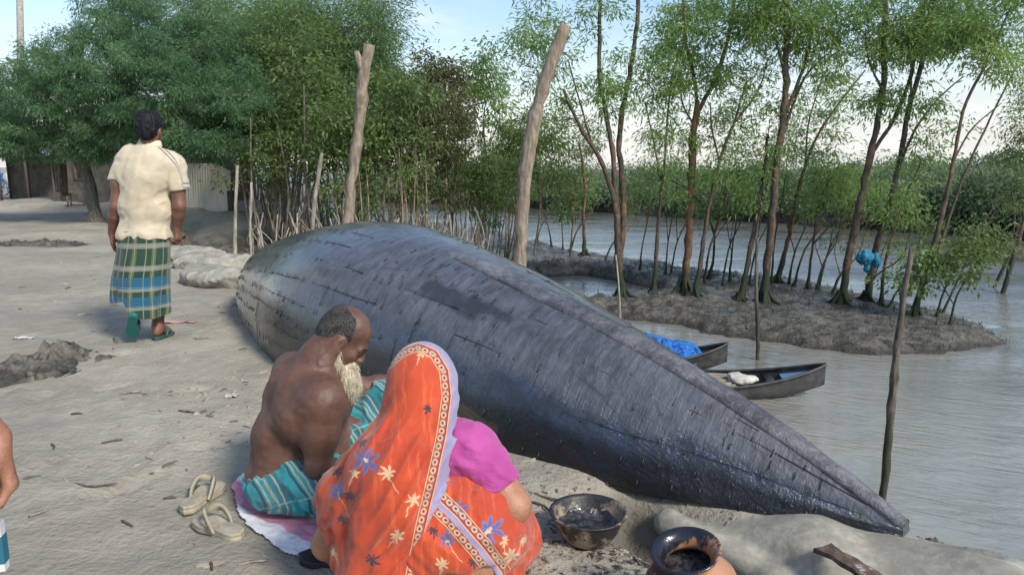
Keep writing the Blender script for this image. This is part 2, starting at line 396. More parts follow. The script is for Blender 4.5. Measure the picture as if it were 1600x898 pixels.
def build_ground():
    xs = axis((-320, -60, 20), (-60, -16, 1.2), (-16, -4, .2), (-4, 4.2, .035), (4.2, 12, .14), (12, 60, 1.5), (60, 341, 20))
    ys = axis((-8, 1, .5), (1, 7.5, .035), (7.5, 20, .1), (20, 45, .4), (45, 100, 2.5), (100, 400, 25))
    X, Y = np.meshgrid(xs, ys); Z = ground(X, Y); rng = np.random.default_rng(44)
    for k in range(90):                  # footprints pressed into the path
        fx, fy = rng.uniform(-3.4, .6), 1.7+6.5*rng.random()**1.3
        if fx > np.interp(fy, EDGE_Y, EDGE_X)-.3: continue
        a = rng.normal()*.35+(.3 if rng.random() < .5 else 3.4); dx, dy = X-fx, Y-fy; u = dx*math.sin(a)+dy*math.cos(a); v = dx*math.cos(a)-dy*math.sin(a); q = (u/.14)**2+(v/(.045+.012*np.clip(u/.14, -1, 1)))**2
        Z = Z-(.012+.010*rng.random())*np.exp(-q**1.5)+.006*np.exp(-((np.sqrt(q)-1.35)/.25)**2)
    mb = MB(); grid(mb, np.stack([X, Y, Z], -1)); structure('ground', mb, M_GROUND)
    xs = axis((-120, -20, 10), (-20, 30, .5), (30, 300, 15)); ys = axis((-8, 60, .5), (60, 140, 10))
    X, Y = np.meshgrid(xs, ys); Z = np.full_like(X, WATER)
    mb = MB(); grid(mb, np.stack([X, Y, Z], -1)); structure('river_water', mb, M_WATER)
build_ground()

# ------------------------------------------------------------------ foliage and bark
def leaf_mat(name, dark, mid, light, rough=.5, transl=.35):
    m = bpy.data.materials.new(name); m.use_nodes = True; t = m.node_tree; b = t.nodes['Principled BSDF']
    P = coords(t, 'Object'); r = island(t); n = noise(t, P, 1.3, 5, .6); f = (r*.55+n*1.5-.62)
    c = mixc(t, f.ss(.1, .55), dark, mid); c = mixc(t, f.ss(.55, 1.0), c, light)
    t.links.new(c, b.inputs['Base Color']); b.inputs['Roughness'].default_value = rough; b.inputs['Specular IOR Level'].default_value = .35
    tr = t.nodes.new('ShaderNodeBsdfTranslucent'); t.links.new(mixc(t, .5, c, light), tr.inputs['Color'])
    mx = t.nodes.new('ShaderNodeMixShader'); mx.inputs[0].default_value = transl
    t.links.new(b.outputs[0], mx.inputs[1]); t.links.new(tr.outputs[0], mx.inputs[2]); t.links.new(mx.outputs[0], t.nodes['Material Output'].inputs[0]); return m
L_ACACIA = leaf_mat('feathery_leaf', (.055, .12, .056), (.125, .24, .115), (.23, .37, .17), transl=.5)
L_TALL = leaf_mat('tall_leaf', (.085, .155, .050), (.17, .275, .10), (.29, .39, .16), transl=.5)
L_DARK = leaf_mat('mangrove_leaf', (.06, .105, .032), (.14, .21, .066), (.28, .35, .12), .4, .48)
L_BROWN = leaf_mat('olive_leaf', (.075, .08, .032), (.14, .145, .058), (.24, .225, .085), .45, .4)
L_SPIT = leaf_mat('keora_leaf', (.085, .17, .044), (.20, .34, .095), (.40, .50, .16), .45, .55)
L_FAR = leaf_mat('far_leaf', (.11, .17, .09), (.19, .27, .14), (.30, .37, .20), .6, .4)  # colours lightened to stand in for distance haze
def bark_mat(name, a, b_, c, algae=0.0):
    def fn(t, put, b):
        P = coords(t, 'Pos'); x, y, z = sep(t, P)
        n = noise(t, vscale(t, P, (1, 1, .22)), 26, 5, .65); k = noise(t, P, 5, 4, .6)
        cl = mixc(t, n.ss(.35, .7), a, b_); cl = mixc(t, k.ss(.5, .72)*.8, cl, c)
        if algae:
            cl = mixc(t, (z+noise(t, P, 6, 4)*.5-.25).ss(-.62, -.95)*algae, cl, (.018, .030, .013))
        put('Base Color', cl); put('Normal', bump(t, n+k*.4, .7, .02))
    return material(name, rough=.85, fn=fn)
B_SPIT = bark_mat('dark_bark', (.035, .027, .020), (.105, .080, .055), (.19, .10, .055), 1.0)
B_RED = bark_mat('reddish_bark', (.07, .040, .025), (.21, .115, .062), (.28, .15, .075), .9)
B_PALE = bark_mat('pale_bark', (.15, .12, .085), (.33, .27, .195), (.22, .16, .10), .5)
B_ACA = bark_mat('grey_bark', (.07, .065, .05), (.19, .175, .14), (.11, .12, .085))
B_POLE = bark_mat('stripped_pole', (.14, .112, .082), (.32, .265, .205), (.19, .145, .105))
B_STAKE = bark_mat('weathered_stake', (.16, .14, .11), (.42, .38, .31), (.27, .23, .18))
B_WETSTAKE = bark_mat('wet_stake', (.045, .038, .030), (.16, .135, .105), (.09, .075, .06), .8)

def leaves(mb, pos, dirs, L, wd, rng, droop=.3):
    n = len(pos); d = dirs+rng.normal(size=(n, 3))*.45; d[:, 2] -= droop; d /= np.linalg.norm(d, axis=1)[:, None]+1e-9
    s = np.cross(d, rng.normal(size=(n, 3))); s /= np.linalg.norm(s, axis=1)[:, None]+1e-9
    l = L*(.6+.8*rng.random((n, 1))); w = wd*(.7+.6*rng.random((n, 1)))
    nn = np.cross(d, s)
    V = np.stack([pos, pos+d*l*.45+s*w*.5+nn*w*.12, pos+d*l-np.array([0, 0, .12])*l, pos+d*l*.45-s*w*.5+nn*w*.12], 1)
    mb.add(V.reshape(-1, 3), np.arange(n*4).reshape(n, 4)); return mb
def crown_from(skel, blobs, rng, tw, lf, L, wd, droop=.35, per=60, sig=.16, twr=.006, twist=.5):
    """grow twigs from the skeleton points (k,4: xyz + radius) to clumps inside each blob (centre, radii, clumps)"""
    sk = np.asarray(skel, float)
    for c, r, k in blobs:
        c, r = np.asarray(c, float), np.asarray(r, float)
        q = rng.normal(size=(k, 3)); q /= np.linalg.norm(q, axis=1)[:, None]; q = q*rng.random((k, 1))**.42
        pts = c+q*r; pts = pts[np.argsort(((pts[:, None]-sk[None, ::3, :3])**2).sum(-1).min(1))]
        for p in pts:
            dd = ((sk[:, :3]-p)**2).sum(1)+np.where(sk[:, 2] > p[2]+.1, .5, 0); j = int(np.argmin(dd)); a = sk[j, :3]; ln = np.linalg.norm(p-a)
            if ln > 1e-3:
                n = max(3, int(ln/.22)+2); u = np.linspace(0, 1, n)[:, None]
                bend = rng.normal(size=3)*ln*.10+np.array([0, 0, .10*ln])
                pth = a+(p-a)*u+bend*(u*(1-u)*4)*twist+rng.normal(size=(n, 3))*.012*ln; pth[0] = a
                r0 = min(sk[j, 3]*.75, twr*(1+1.6*ln)); rr = np.linspace(r0, twr*.45, n); tube(tw, pth, rr, 4)
                sk = np.r_[sk, np.c_[pth[1:], rr[1:]]]
                src = pth[-max(2, n//2):]
            else: src = p[None]
            m = int(per*(.5+rng.random())); s_ = sig*(.6+.8*rng.random())
            ax = nrm(p-a)*.5+rng.normal(size=3)*.4
            tt = rng.random((m, 1)); pos = src[rng.integers(0, len(src), m)]*(1-tt)+(p+ax*s_*2.2*rng.random((m, 1)))*tt+rng.normal(size=(m, 3))*s_*np.array([1, 1, .6])
            dr = pos-p; dr /= np.linalg.norm(dr, axis=1)[:, None]+1e-6
            leaves(lf, pos, dr*.8+ax*.4, L, wd, rng, droop)
    return sk

# ------------------------------------------------------------------ far bank
def far_bank():
    rng = np.random.default_rng(5); mb = MB(); tw = MB()
    seg = FARB; t = np.r_[0, np.cumsum(np.linalg.norm(np.diff(seg, axis=0), axis=1))]
    N = 620
    for i in range(N):
        s = rng.random()**.8*t[-1]; x = np.interp(s, t, seg[:, 0]); y = np.interp(s, t, seg[:, 1])
        e = np.array([np.interp(s+1, t, seg[:, 0])-np.interp(s-1, t, seg[:, 0]), np.interp(s+1, t, seg[:, 1])-np.interp(s-1, t, seg[:, 1])]); e = nrm(e); nn = np.array([-e[1], e[0]])
        k = rng.random(); off = .1+6*k; p = np.array([x, y])+nn*off
        h = (1.3+1.0*k+.5*rng.random()+.35*vnoise(s*.3, 0, 0, 3))*(1.0+.22*sst(45, 25, y)); r = .5+.6*rng.random()
        m = int(520*r*(1.3 if y < 40 else .8)); q = rng.normal(size=(m, 3)); q /= np.linalg.norm(q, axis=1)[:, None]; q *= rng.random((m, 1))**.3
        z0 = -1.15; c = np.array([p[0], p[1], z0+h*.52]); pos = c+q*np.array([r, r, h*.5])+.1*rng.normal(size=(m, 3))
        leaves(mb, pos, q, .19, .09, rng, .1)
    structure('far_bank_forest', mb, L_FAR, smooth=False, kind='stuff')
far_bank()
# ------------------------------------------------------------------ the upturned boat
HB = dict(bx=1.402, by=2.419, ang=.869, L=6.11, roll=-.1646)
HS = np.array([0, .08, .2, .38, .58, .78, .92, 1.])
Hb = np.array([.032, .243, .504, .689, .784, .563, .326, .138]); Hk = np.array([.063, .289, .521, .757, .900, .747, .530, .324])
Hg = np.array([.005, .022, .009, .053, .079, .049, .073, .020]); Hn = np.array([1.2, 1.3, 1.5, 1.9, 2.1, 2.1, 1.9, 1.6])
def curve(c, s):
    m = np.gradient(c, HS); i = np.clip(np.searchsorted(HS, s)-1, 0, len(HS)-2); h = HS[i+1]-HS[i]; t = (s-HS[i])/h
    return (2*t**3-3*t**2+1)*c[i]+(t**3-2*t**2+t)*h*m[i]+(-2*t**3+3*t**2)*c[i+1]+(t**3-t**2)*h*m[i+1]
def hull_pt(s, a, off=0.0):
    """s along the hull from the bow, a across: 0 keel, +1 gunwale on the near side, -1 far side"""
    s, a = np.broadcast_arrays(np.asarray(s, float), np.asarray(a, float)); ph = np.abs(a)*np.pi/2; n = curve(Hn, s)
    b, k, g = curve(Hb, s), curve(Hk, s), curve(Hg, s)
    w = (b+off)*np.sin(ph)**(2/n)*np.sign(a); z = g+(k+off-g)*np.clip(np.cos(ph), 0, 1)**(2/n)
    x = s*HB['L']; cr, sr = math.cos(HB['roll']), math.sin(HB['roll']); y, z = w*cr-z*sr, w*sr+z*cr
    dx, dy = -math.cos(HB['ang']), math.sin(HB['ang']); nx, ny = -math.sin(HB['ang']), -math.cos(HB['ang'])
    return np.stack([HB['bx']+x*dx+y*nx, HB['by']+x*dy+y*ny, z], -1)
def px_of(V):
    d = V-np.array([0, 0, EYE]); fw = d[..., 1]*math.cos(PITCH)-d[..., 2]*math.sin(PITCH); up = d[..., 1]*math.sin(PITCH)+d[..., 2]*math.cos(PITCH)
    return np.stack([800+FPX*d[..., 0]/fw, 449-FPX*up/fw], -1), fw
_hs, _ha = np.meshgrid(np.linspace(.005, .97, 260), np.linspace(.02, 1, 120), indexing='ij'); _hp, _hf = px_of(hull_pt(_hs, _ha))
def hull_sa(px, py):
    d = np.hypot(_hp[..., 0]-px, _hp[..., 1]-py)+_hf*1.2; i = np.unravel_index(np.argmin(d), d.shape); return _hs[i], _ha[i]

def m_hull(t, put, b):
    u, v, _ = sep(t, coords(t, 'UV')); a = attr(t, 'girth'); P = coords(t, 'Object')
    streak = noise(t, comb(t, u*38, v*4.2), 1, 6, .65, .25); fine = noise(t, comb(t, u*110, v*11), 1, 4, .7); blot = noise(t, comb(t, u*1.5, v*2.6), 1, 5, .62)
    grain = noise(t, comb(t, u*3.2, v*46), 1, 5, .65); splat = noise(t, comb(t, u*9, v*12), 1, 6, .75)
    # dry old tar towards the keel, fresh wet tar lower down, thin olive coat at the stern
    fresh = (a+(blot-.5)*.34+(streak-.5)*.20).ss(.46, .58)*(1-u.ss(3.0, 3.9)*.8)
    stern = (u+(blot-.5)*1.6).ss(3.2, 4.3)
    glint = noise(t, comb(t, u*2.1, v*3.4), 1, 3, .5)
    daub = noise(t, comb(t, u*16, v*9), 1, 6, .72, .3); dry = mixc(t, (streak*.30+blot*.35+daub*.5-.08).ss(.34, .66), (.020, .022, .028), (.110, .114, .136))
    dry = mixc(t, noise(t, comb(t, u*13, v*26), 1, 3, .6).ss(.66, .72)*.85, dry, (.008, .009, .012)); dry = mixc(t, noise(t, comb(t, u*2.6, v*7), 1, 6, .75, .5).ss(.585, .66)*.8, dry, (.014, .015, .021))
    olive = mixc(t, (grain*.45+glint*.75-.1).ss(.40, .60), (.010, .014, .011), (.15, .125, .078))
    c = mixc(t, stern*.85, dry, olive)
    wet = mixc(t, splat.ss(.42, .66), (.004, .005, .008), (.014, .030, .072))  # blue patches put the sky's reflection into the fresh tar's colour
    wet = mixc(t, noise(t, comb(t, u*1.1, v*5), 1, 4).ss(.60, .70)*a.ss(.62, .74)*.8, wet, (.075, .018, .012))
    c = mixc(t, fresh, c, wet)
    def rect(su, sv, du, dv, e=.02):
        w = (noise(t, P, 14, 4, .7)-.5)*.10
        return ((u-su).abs()+w).ss(du+e, du-e)*((v-sv).abs()+w*.7).ss(dv+e, dv-e)
    for k in PATCH: c = mixc(t, rect(*k)*(splat.ss(.3, .55)*.5+.45), c, (.006, .0065, .009))
    bare = rect(*BARE, e=.008); c = mixc(t, bare, c, mixc(t, noise(t, comb(t, u*5, v*70), 1, 4).ss(.35, .65), (.13, .085, .045), (.30, .21, .12)))
    # flecks of dried mud
    c = mixc(t, noise(t, P, 9, 6, .8).ss(.66, .76)*(1-fresh)*.45, c, (.19, .17, .14))
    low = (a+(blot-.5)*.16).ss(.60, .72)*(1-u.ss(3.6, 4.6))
    c = mixc(t, low*.8, c, (.004, .004, .0045))  # near-black base colour paints the shade under the hull's overhang
    put('Base Color', c)
    r = .44+streak*.16-fresh*.30-stern*.24+(splat-.5)*.34
    put('Roughness', (r+bare*.5).max(.12).min(.8))
    h = streak*.30+daub*.75+fine*.25+splat*.5*(fresh+.25)+grain*.25+noise(t, P, 70, 3, .7)*.3*fresh
    put('Normal', bump(t, h, .7, .016))
    cn = noise(t, comb(t, u*2.2, v*5), 1, 4, .6)*1.4+blot+streak*.22+fine*.06+splat*fresh*1.1
    put('Coat Weight', ((fresh*.25+stern*.25+splat*.4+.62)*(1-low*.5)).min(1.0)); put('Coat Roughness', (splat-.35).abs()*.34+.11-fresh*.06); put('Coat Normal', bump(t, cn, .35, .016))
    put('Specular IOR Level', (fresh*.15+.85)*(1-low*.6))
def arc_v(s, a):
    q = np.linspace(0, abs(a), 30); p = hull_pt(np.full(30, s), q); return float(np.linalg.norm(np.diff(p, axis=0), axis=1).sum())
def rect_at(px, py, du, dv):
    s, a = hull_sa(px, py); return (s*HB['L'], arc_v(s, a), du, dv)
PATCH = [rect_at(703, 463, .24, .055), rect_at(765, 482, .16, .03)]; BARE = rect_at(742, 657, .13, .035)
M_HULL = material('tarred_planks', fn=m_hull, rough=.4)
M_SEAM = material('tar_caulking', (.018, .018, .021), .38)
def m_keel(t, put, b):
    P = coords(t, 'Object'); n = noise(t, P, 3, 5, .6); k = noise(t, P, 22, 5, .7)
    put('Base Color', mixc(t, (n*.6+k*.5-.05).ss(.35, .7), (.05, .053, .062), (.20, .20, .222))); put('Roughness', k*.25+.38)
    put('Normal', bump(t, k*1.4+n+noise(t, P, 60, 4, .7)*.5, .7, .018))
M_KEEL = material('dull_tarred_keel', fn=m_keel)

def build_hull():
    rng = np.random.default_rng(3)
    s = np.concatenate([[0], np.linspace(.004, .99, 260), [1.0]]); a = np.linspace(-1, 1, 121)
    Sg, Ag = np.meshgrid(s, a, indexing='ij'); P = hull_pt(Sg, Ag)
    nz = fbm(Sg*9, Ag*3, 0, 3, 4)*.006+fbm(Sg*40, Ag*12, 0, 2, 8)*.0016
    # plank edges: each strake steps slightly out from the one above
    ctr = hull_pt(Sg, Ag*0+1).mean(1, keepdims=True)*.5+hull_pt(Sg, -np.ones_like(Ag)).mean(1, keepdims=True)*.5
    out = P-ctr; out /= np.linalg.norm(out, axis=-1, keepdims=True); P = P+out*nz[..., None]
    D = np.linalg.norm(np.diff(P, axis=1), axis=-1); V = np.concatenate([np.zeros((len(s), 1)), np.cumsum(D, 1)], 1); V = V-V[:, 60:61]
    root = thing('upturned_boat', 'big black tarred wooden boat lying upside down on the bank', 'boat', (P[..., 0].mean(), P[..., 1].mean(), 0))
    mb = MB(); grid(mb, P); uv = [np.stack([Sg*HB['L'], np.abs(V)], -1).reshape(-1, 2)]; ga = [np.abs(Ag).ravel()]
    # inner skin and rim
    Pi = hull_pt(Sg*.985+.006, Ag, -.035); Pi[..., 2] = np.minimum(Pi[..., 2], P[..., 2]-.004)*1.0
    Pi[:, 0, 2] = P[:, 0, 2]; Pi[:, -1, 2] = P[:, -1, 2]
    grid(mb, Pi, flip=True); uv.append(uv[0]); ga.append(ga[0]*0+.9)
    n1 = P.shape[0]*P.shape[1]; m = P.shape[1]; i = np.arange(len(s)-1)
    for col in (0, m-1):
        q = np.stack([i*m+col, (i+1)*m+col, (i+1)*m+col+n1, i*m+col+n1], -1); mb.F[4].append(q if col else q[:, ::-1]); mb.M[4].append(np.zeros(len(q), np.int32))
    e = np.arange(m-1)
    for rw in (0, len(s)-1):
        q = np.stack([rw*m+e, rw*m+e+1, rw*m+e+1+n1, rw*m+e+n1], -1); mb.F[4].append(q[:, ::-1] if rw == 0 else q); mb.M[4].append(np.zeros(len(q), np.int32))
    mb.add(P[0]+0, np.arange(m)[None]); uv.append(uv[0][:m]); ga.append(np.full(m, .05))
    n0 = mb.n
    # caulked seams and the iron staples across them belong to the planking
    for av in (.115, .24, .36, .475, .59, .70, .81, .91, -.2, -.45, -.7):
        ss_ = np.linspace(.02, .975, 300); aw = av*(1+.05*np.sin(ss_*5+av*9))+.006*vnoise(ss_*30, av*50)
        pth = hull_pt(ss_, aw, .0015)
        keep = vnoise(ss_*16, av*31, 0, 6) > .22
        b0 = 0
        for j in range(1, 301):
            if j == 300 or not keep[j]:
                if j-b0 > 5: tube(mb, pth[b0:j], .0019*(1+.6*vnoise(ss_[b0:j]*60, av*7)), 4, mi=1)
                b0 = j+1
        x = .03
        while x < .96:
            x += (.06+.10*rng.random()+(.5*rng.random() if rng.random() < .16 else 0))/HB['L']
            c = np.interp(x, ss_, aw); A0 = hull_pt(x, c-.004, .002); A1 = hull_pt(x, c+.004, .002); dv = A1-A0; dv /= np.linalg.norm(dv); du = hull_pt(x+.002, c)-A0; du = nrm(du-dv*(du@dv))
            nn = np.cross(du, dv); nn *= np.sign(nn@(A0-hull_pt(x, 0.0, -.6)))
            l = .008+.014*rng.random(); ctr_ = (A0+A1)/2+dv*(rng.random()-.5)*.02+nn*.001
            Rm = np.stack([nrm(du+dv*.25*(rng.random()-.5)), dv, nn], 1)
            box(mb, ctr_, (.0034, l*2, .004), Rm, mi=1)
    for q in range(22):                       # butt joints between planks
        av = rng.choice([.115, .24, .36, .475, .59, .70, .81]); sx = .06+.88*rng.random(); tube(mb, hull_pt(np.full(7, sx)+.0006*rng.normal(size=7), np.linspace(av, av+.112, 7), .001), .0022, 4, mi=1)
    uv.append(np.zeros((mb.n-n0, 2))); ga.append(np.zeros(mb.n-n0)); mb.uv = uv
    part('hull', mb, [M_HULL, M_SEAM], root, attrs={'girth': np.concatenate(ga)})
    kb = MB(); s = np.linspace(.0, .47, 110); w = np.interp(s, [0, .1, .3, .47], [.04, .072, .085, .05]); rows = []
    for f, o in ((-1, -.006), (-1, .009), (-.3, .011), (.3, .011), (1, .009), (1, -.006)):
        p0 = hull_pt(s, np.zeros_like(s), o); n_ = hull_pt(s, np.full_like(s, .12)*np.sign(f+1e-9))-hull_pt(s, np.zeros_like(s)); l = np.linalg.norm(n_, axis=1)[:, None]
        rows.append(p0+n_/l*(abs(f)*w*.8)[:, None]+np.array([0, 0, 1])*(.005*vnoise(s*60, f*3)-.010*sst(.36, .47, s))[:, None])
    grid(kb, np.stack(rows, 1)); part('keel_plank', kb, M_KEEL, root)
build_hull()

# ------------------------------------------------------------------ two small boats in the creek
def m_oldwood(t, put, b):
    P = coords(t, 'Object'); g = noise(t, vscale(t, P, (3, 30, 30)), 1.6, 5, .65); k = noise(t, P, 9, 5, .7)
    put('Base Color', mixc(t, (g*.6+k*.5-.05).ss(.36, .66), (.13, .115, .095), (.36, .32, .26))); put('Normal', bump(t, g, .5, .01))
M_OLDWOOD = material('grey_planks', rough=.8, fn=m_oldwood)
def m_tarboat(t, put, b):
    P = coords(t, 'Object'); k = noise(t, P, 8, 5, .7); put('Base Color', mixc(t, k.ss(.4, .7), (.020, .021, .023), (.060, .058, .055))); put('Normal', bump(t, k, .4, .01))
M_TARBOAT = material('tarred_small_boat', rough=.5, fn=m_tarboat)
M_BLUEPAINT = material('faded_blue_paint', (.10, .22, .36), .6)
def canoe(name, label, bow, ang, L, beam, sink=.10):
    """ang: direction from bow to stern"""
    root = thing(name, label, 'boat', (bow[0], bow[1], WATER)); d = np.array([math.cos(ang), math.sin(ang), 0]); n = np.array([-d[1], d[0], 0])
    N = 60; s = np.linspace(0, 1, N); sh = 1-np.abs(2*s-1)**2.2; w = beam/2*np.maximum(sh, .0)**.75+.012
    top = .13+.29*np.abs(2*s-1)**2.6; bot = -sink+.26*np.abs(2*s-1)**3.5; x = s*L-.0
    def P(s_i, a, ins=0.0):
        ph = (a+1)/2*np.pi; ww = np.maximum(w[s_i]-ins, .004)
        y = -np.cos(ph); z = np.sin(ph)**.8
        zz = top[s_i]-(top[s_i]-bot[s_i]-ins)*z
        return np.array([bow[0], bow[1], WATER])+d*(x[s_i])+n*(ww*np.sign(y)*abs(y)**.7)+np.array([0, 0, zz])
    a = np.linspace(-1, 1, 21); O = np.array([[P(i, q) for q in a] for i in range(N)]); I = np.array([[P(i, q, .028) for q in a] for i in range(N)])
    mb = MB(); grid(mb, O, flip=True); grid(mb, I); n1 = N*21; i = np.arange(N-1)
    for c in (0, 20): q = np.stack([i*21+c, (i+1)*21+c, (i+1)*21+c+n1, i*21+c+n1], -1); mb.F[4].append(q if c == 0 else q[:, ::-1]); mb.M[4].append(np.zeros(len(q), np.int32))
    part('hull', mb, M_TARBOAT, root)
    for sgn in (0, 20):
        gb = MB(); tube(gb, O[:, sgn]+np.array([0, 0, .008]), .018, 6); part('gunwale', gb, M_TARBOAT, root)
    rng = np.random.default_rng(int(L*10)); fb = MB()
    for k in range(9):                       # floor planks
        y0 = (k-4)*beam*.092; xs = np.linspace(.26, .80, 8)*L+rng.normal()*.03; zz = WATER+.13+rng.normal()*.006
        wl = np.array([min(1, (beam/2*max(1-abs(2*v/L-1)**2.2, 0)**.75)/(beam*.45)) for v in xs])
        Pm = [np.array([bow[0], bow[1], 0])+d*v+n*(y0*wl[j])+np.array([0, 0, zz]) for j, v in enumerate(xs)]
        tube(fb, Pm, .030, 4)
    part('floor_planks', fb, M_OLDWOOD, root)
    for v in (.155, .23, .86):
        tb = MB(); c = np.array([bow[0], bow[1], WATER])+d*v*L; hw = np.interp(v, s, w)-.02; zt = np.interp(v, s, top)-.05
        box(tb, c+np.array([0, 0, zt]), (.11, hw*2, .028), rz=ang); part('thwart', tb, M_TARBOAT, root)
    db = MB(); js = range(0, 8); Pq = np.array([[O[j, 1]+(O[j, 19]-O[j, 1])*f+np.array([0, 0, .004]) for f in np.linspace(0, 1, 5)] for j in js]); grid(db, Pq); grid(db, Pq-np.array([0, 0, .02]), flip=True)
    part('bow_deck', db, [M_BLUEPAINT if 'paint' in label else M_TARBOAT], root)
    return root, d, n
b2 = on(1290, 572, -1.2); b2i = on(1105, 590, -1.42); ang2 = math.atan2(b2i[1]-b2[1], b2i[0]-b2[0])
canoe('rowing_boat', 'small dark wooden boat with grey floor planks and blue paint on its pointed bow', b2, ang2, 4.3, .86)
b1 = on(1137, 541, -1.22); canoe('rowing_boat', 'small dark wooden boat carrying a heap of bright blue netting', b1, ang2+.05, 4.0, .8)
# ------------------------------------------------------------------ trees
def trunk_tube(tb, P, r0, r1, n=9, seed=0, flare=True):
    rng = np.random.default_rng(seed); m = max(8, int(np.linalg.norm(P[-1]-P[0])/.16)); Q = smooth_path(P, m); u = np.linspace(0, 1, m)
    r0 = r0*.70; rr = r0+(r1-r0)*u**.8
    if flare: rr = rr*(1+.9*np.exp(-u*m*.16/.14))
    Q[1:] += rng.normal(size=(m-1, 3))*rr[1:, None]*.16; tube(tb, Q, rr*(1+.07*rng.normal(size=m)), n, False, .08, rng); return np.c_[Q, rr]
def roots(tb, base, r, rng, k=7):
    for q in range(k):
        a = rng.random()*6.28; l = r*(1.6+2.2*rng.random()); e = base+np.array([math.cos(a)*l, math.sin(a)*l, 0]); e[2] = gz(e)-.03
        tube(tb, smooth_path([base+np.array([math.cos(a)*r*.5, math.sin(a)*r*.5, r*2.0]), base+np.array([math.cos(a)*r*1.2, math.sin(a)*r*1.2, r*.7]), e], 5), [r*.45, r*.36, r*.3, r*.24, r*.15], 5)
def traced_tree(name, label, base, stems, blobs, bark, leaf, seed, per=42, sig=.12, L=.11, wd=.026, droop=.45, group=None, zb=None, lean=.0, rk=6, cat='tree', twr=.006, d=None):
    """stems: polylines in sight-line points (px, py, depth offset) with two radii; blobs: (px, py, rx, ry in px, clumps, depth offset)"""
    rng = np.random.default_rng(seed); b0 = on(*base, -1.2 if zb is None else zb)
    for _ in range(4): b0 = on(*base, gz(b0)) if zb is None and d is None else b0
    if d: b0 = at(*base, d)
    d0 = b0[1]; g = gz(b0); root = thing(name, label, cat, (b0[0], b0[1], g), group)
    tb = MB(); sk = []
    for i, (pts, r0, r1) in enumerate(stems):
        P = [at(x, y, d0+(q[0] if q else 0)+lean*(base[1]-y)/300) for x, y, *q in pts]
        if i == 0 or (abs(pts[0][0]-base[0]) < 26 and abs(pts[0][1]-base[1]) < 16): P[0] = np.array([P[0][0], P[0][1], min(P[0][2], gz(P[0]))-.06])
        sk.append(trunk_tube(tb, np.array(P), r0, r1, 9, seed+i, i == 0))
    if rk: roots(tb, np.array([b0[0], b0[1], g]), stems[0][1], rng, rk)
    tw = tb; lf = MB(); sc = d0/FPX; bl = []
    for x, y, rx, ry, k, *q in blobs: bl.append((at(x, y, d0+(q[0] if q else 0)+lean*(base[1]-y)/300), (rx*sc, max(rx, ry)*sc*.9, ry*sc), k))
    crown_from(np.concatenate(sk), bl, rng, tw, lf, L, wd, droop, int(per*.82), sig, twr)
    part('trunk', tb, bark, root)

    part('crown', lf, leaf, root, smooth=False); return root

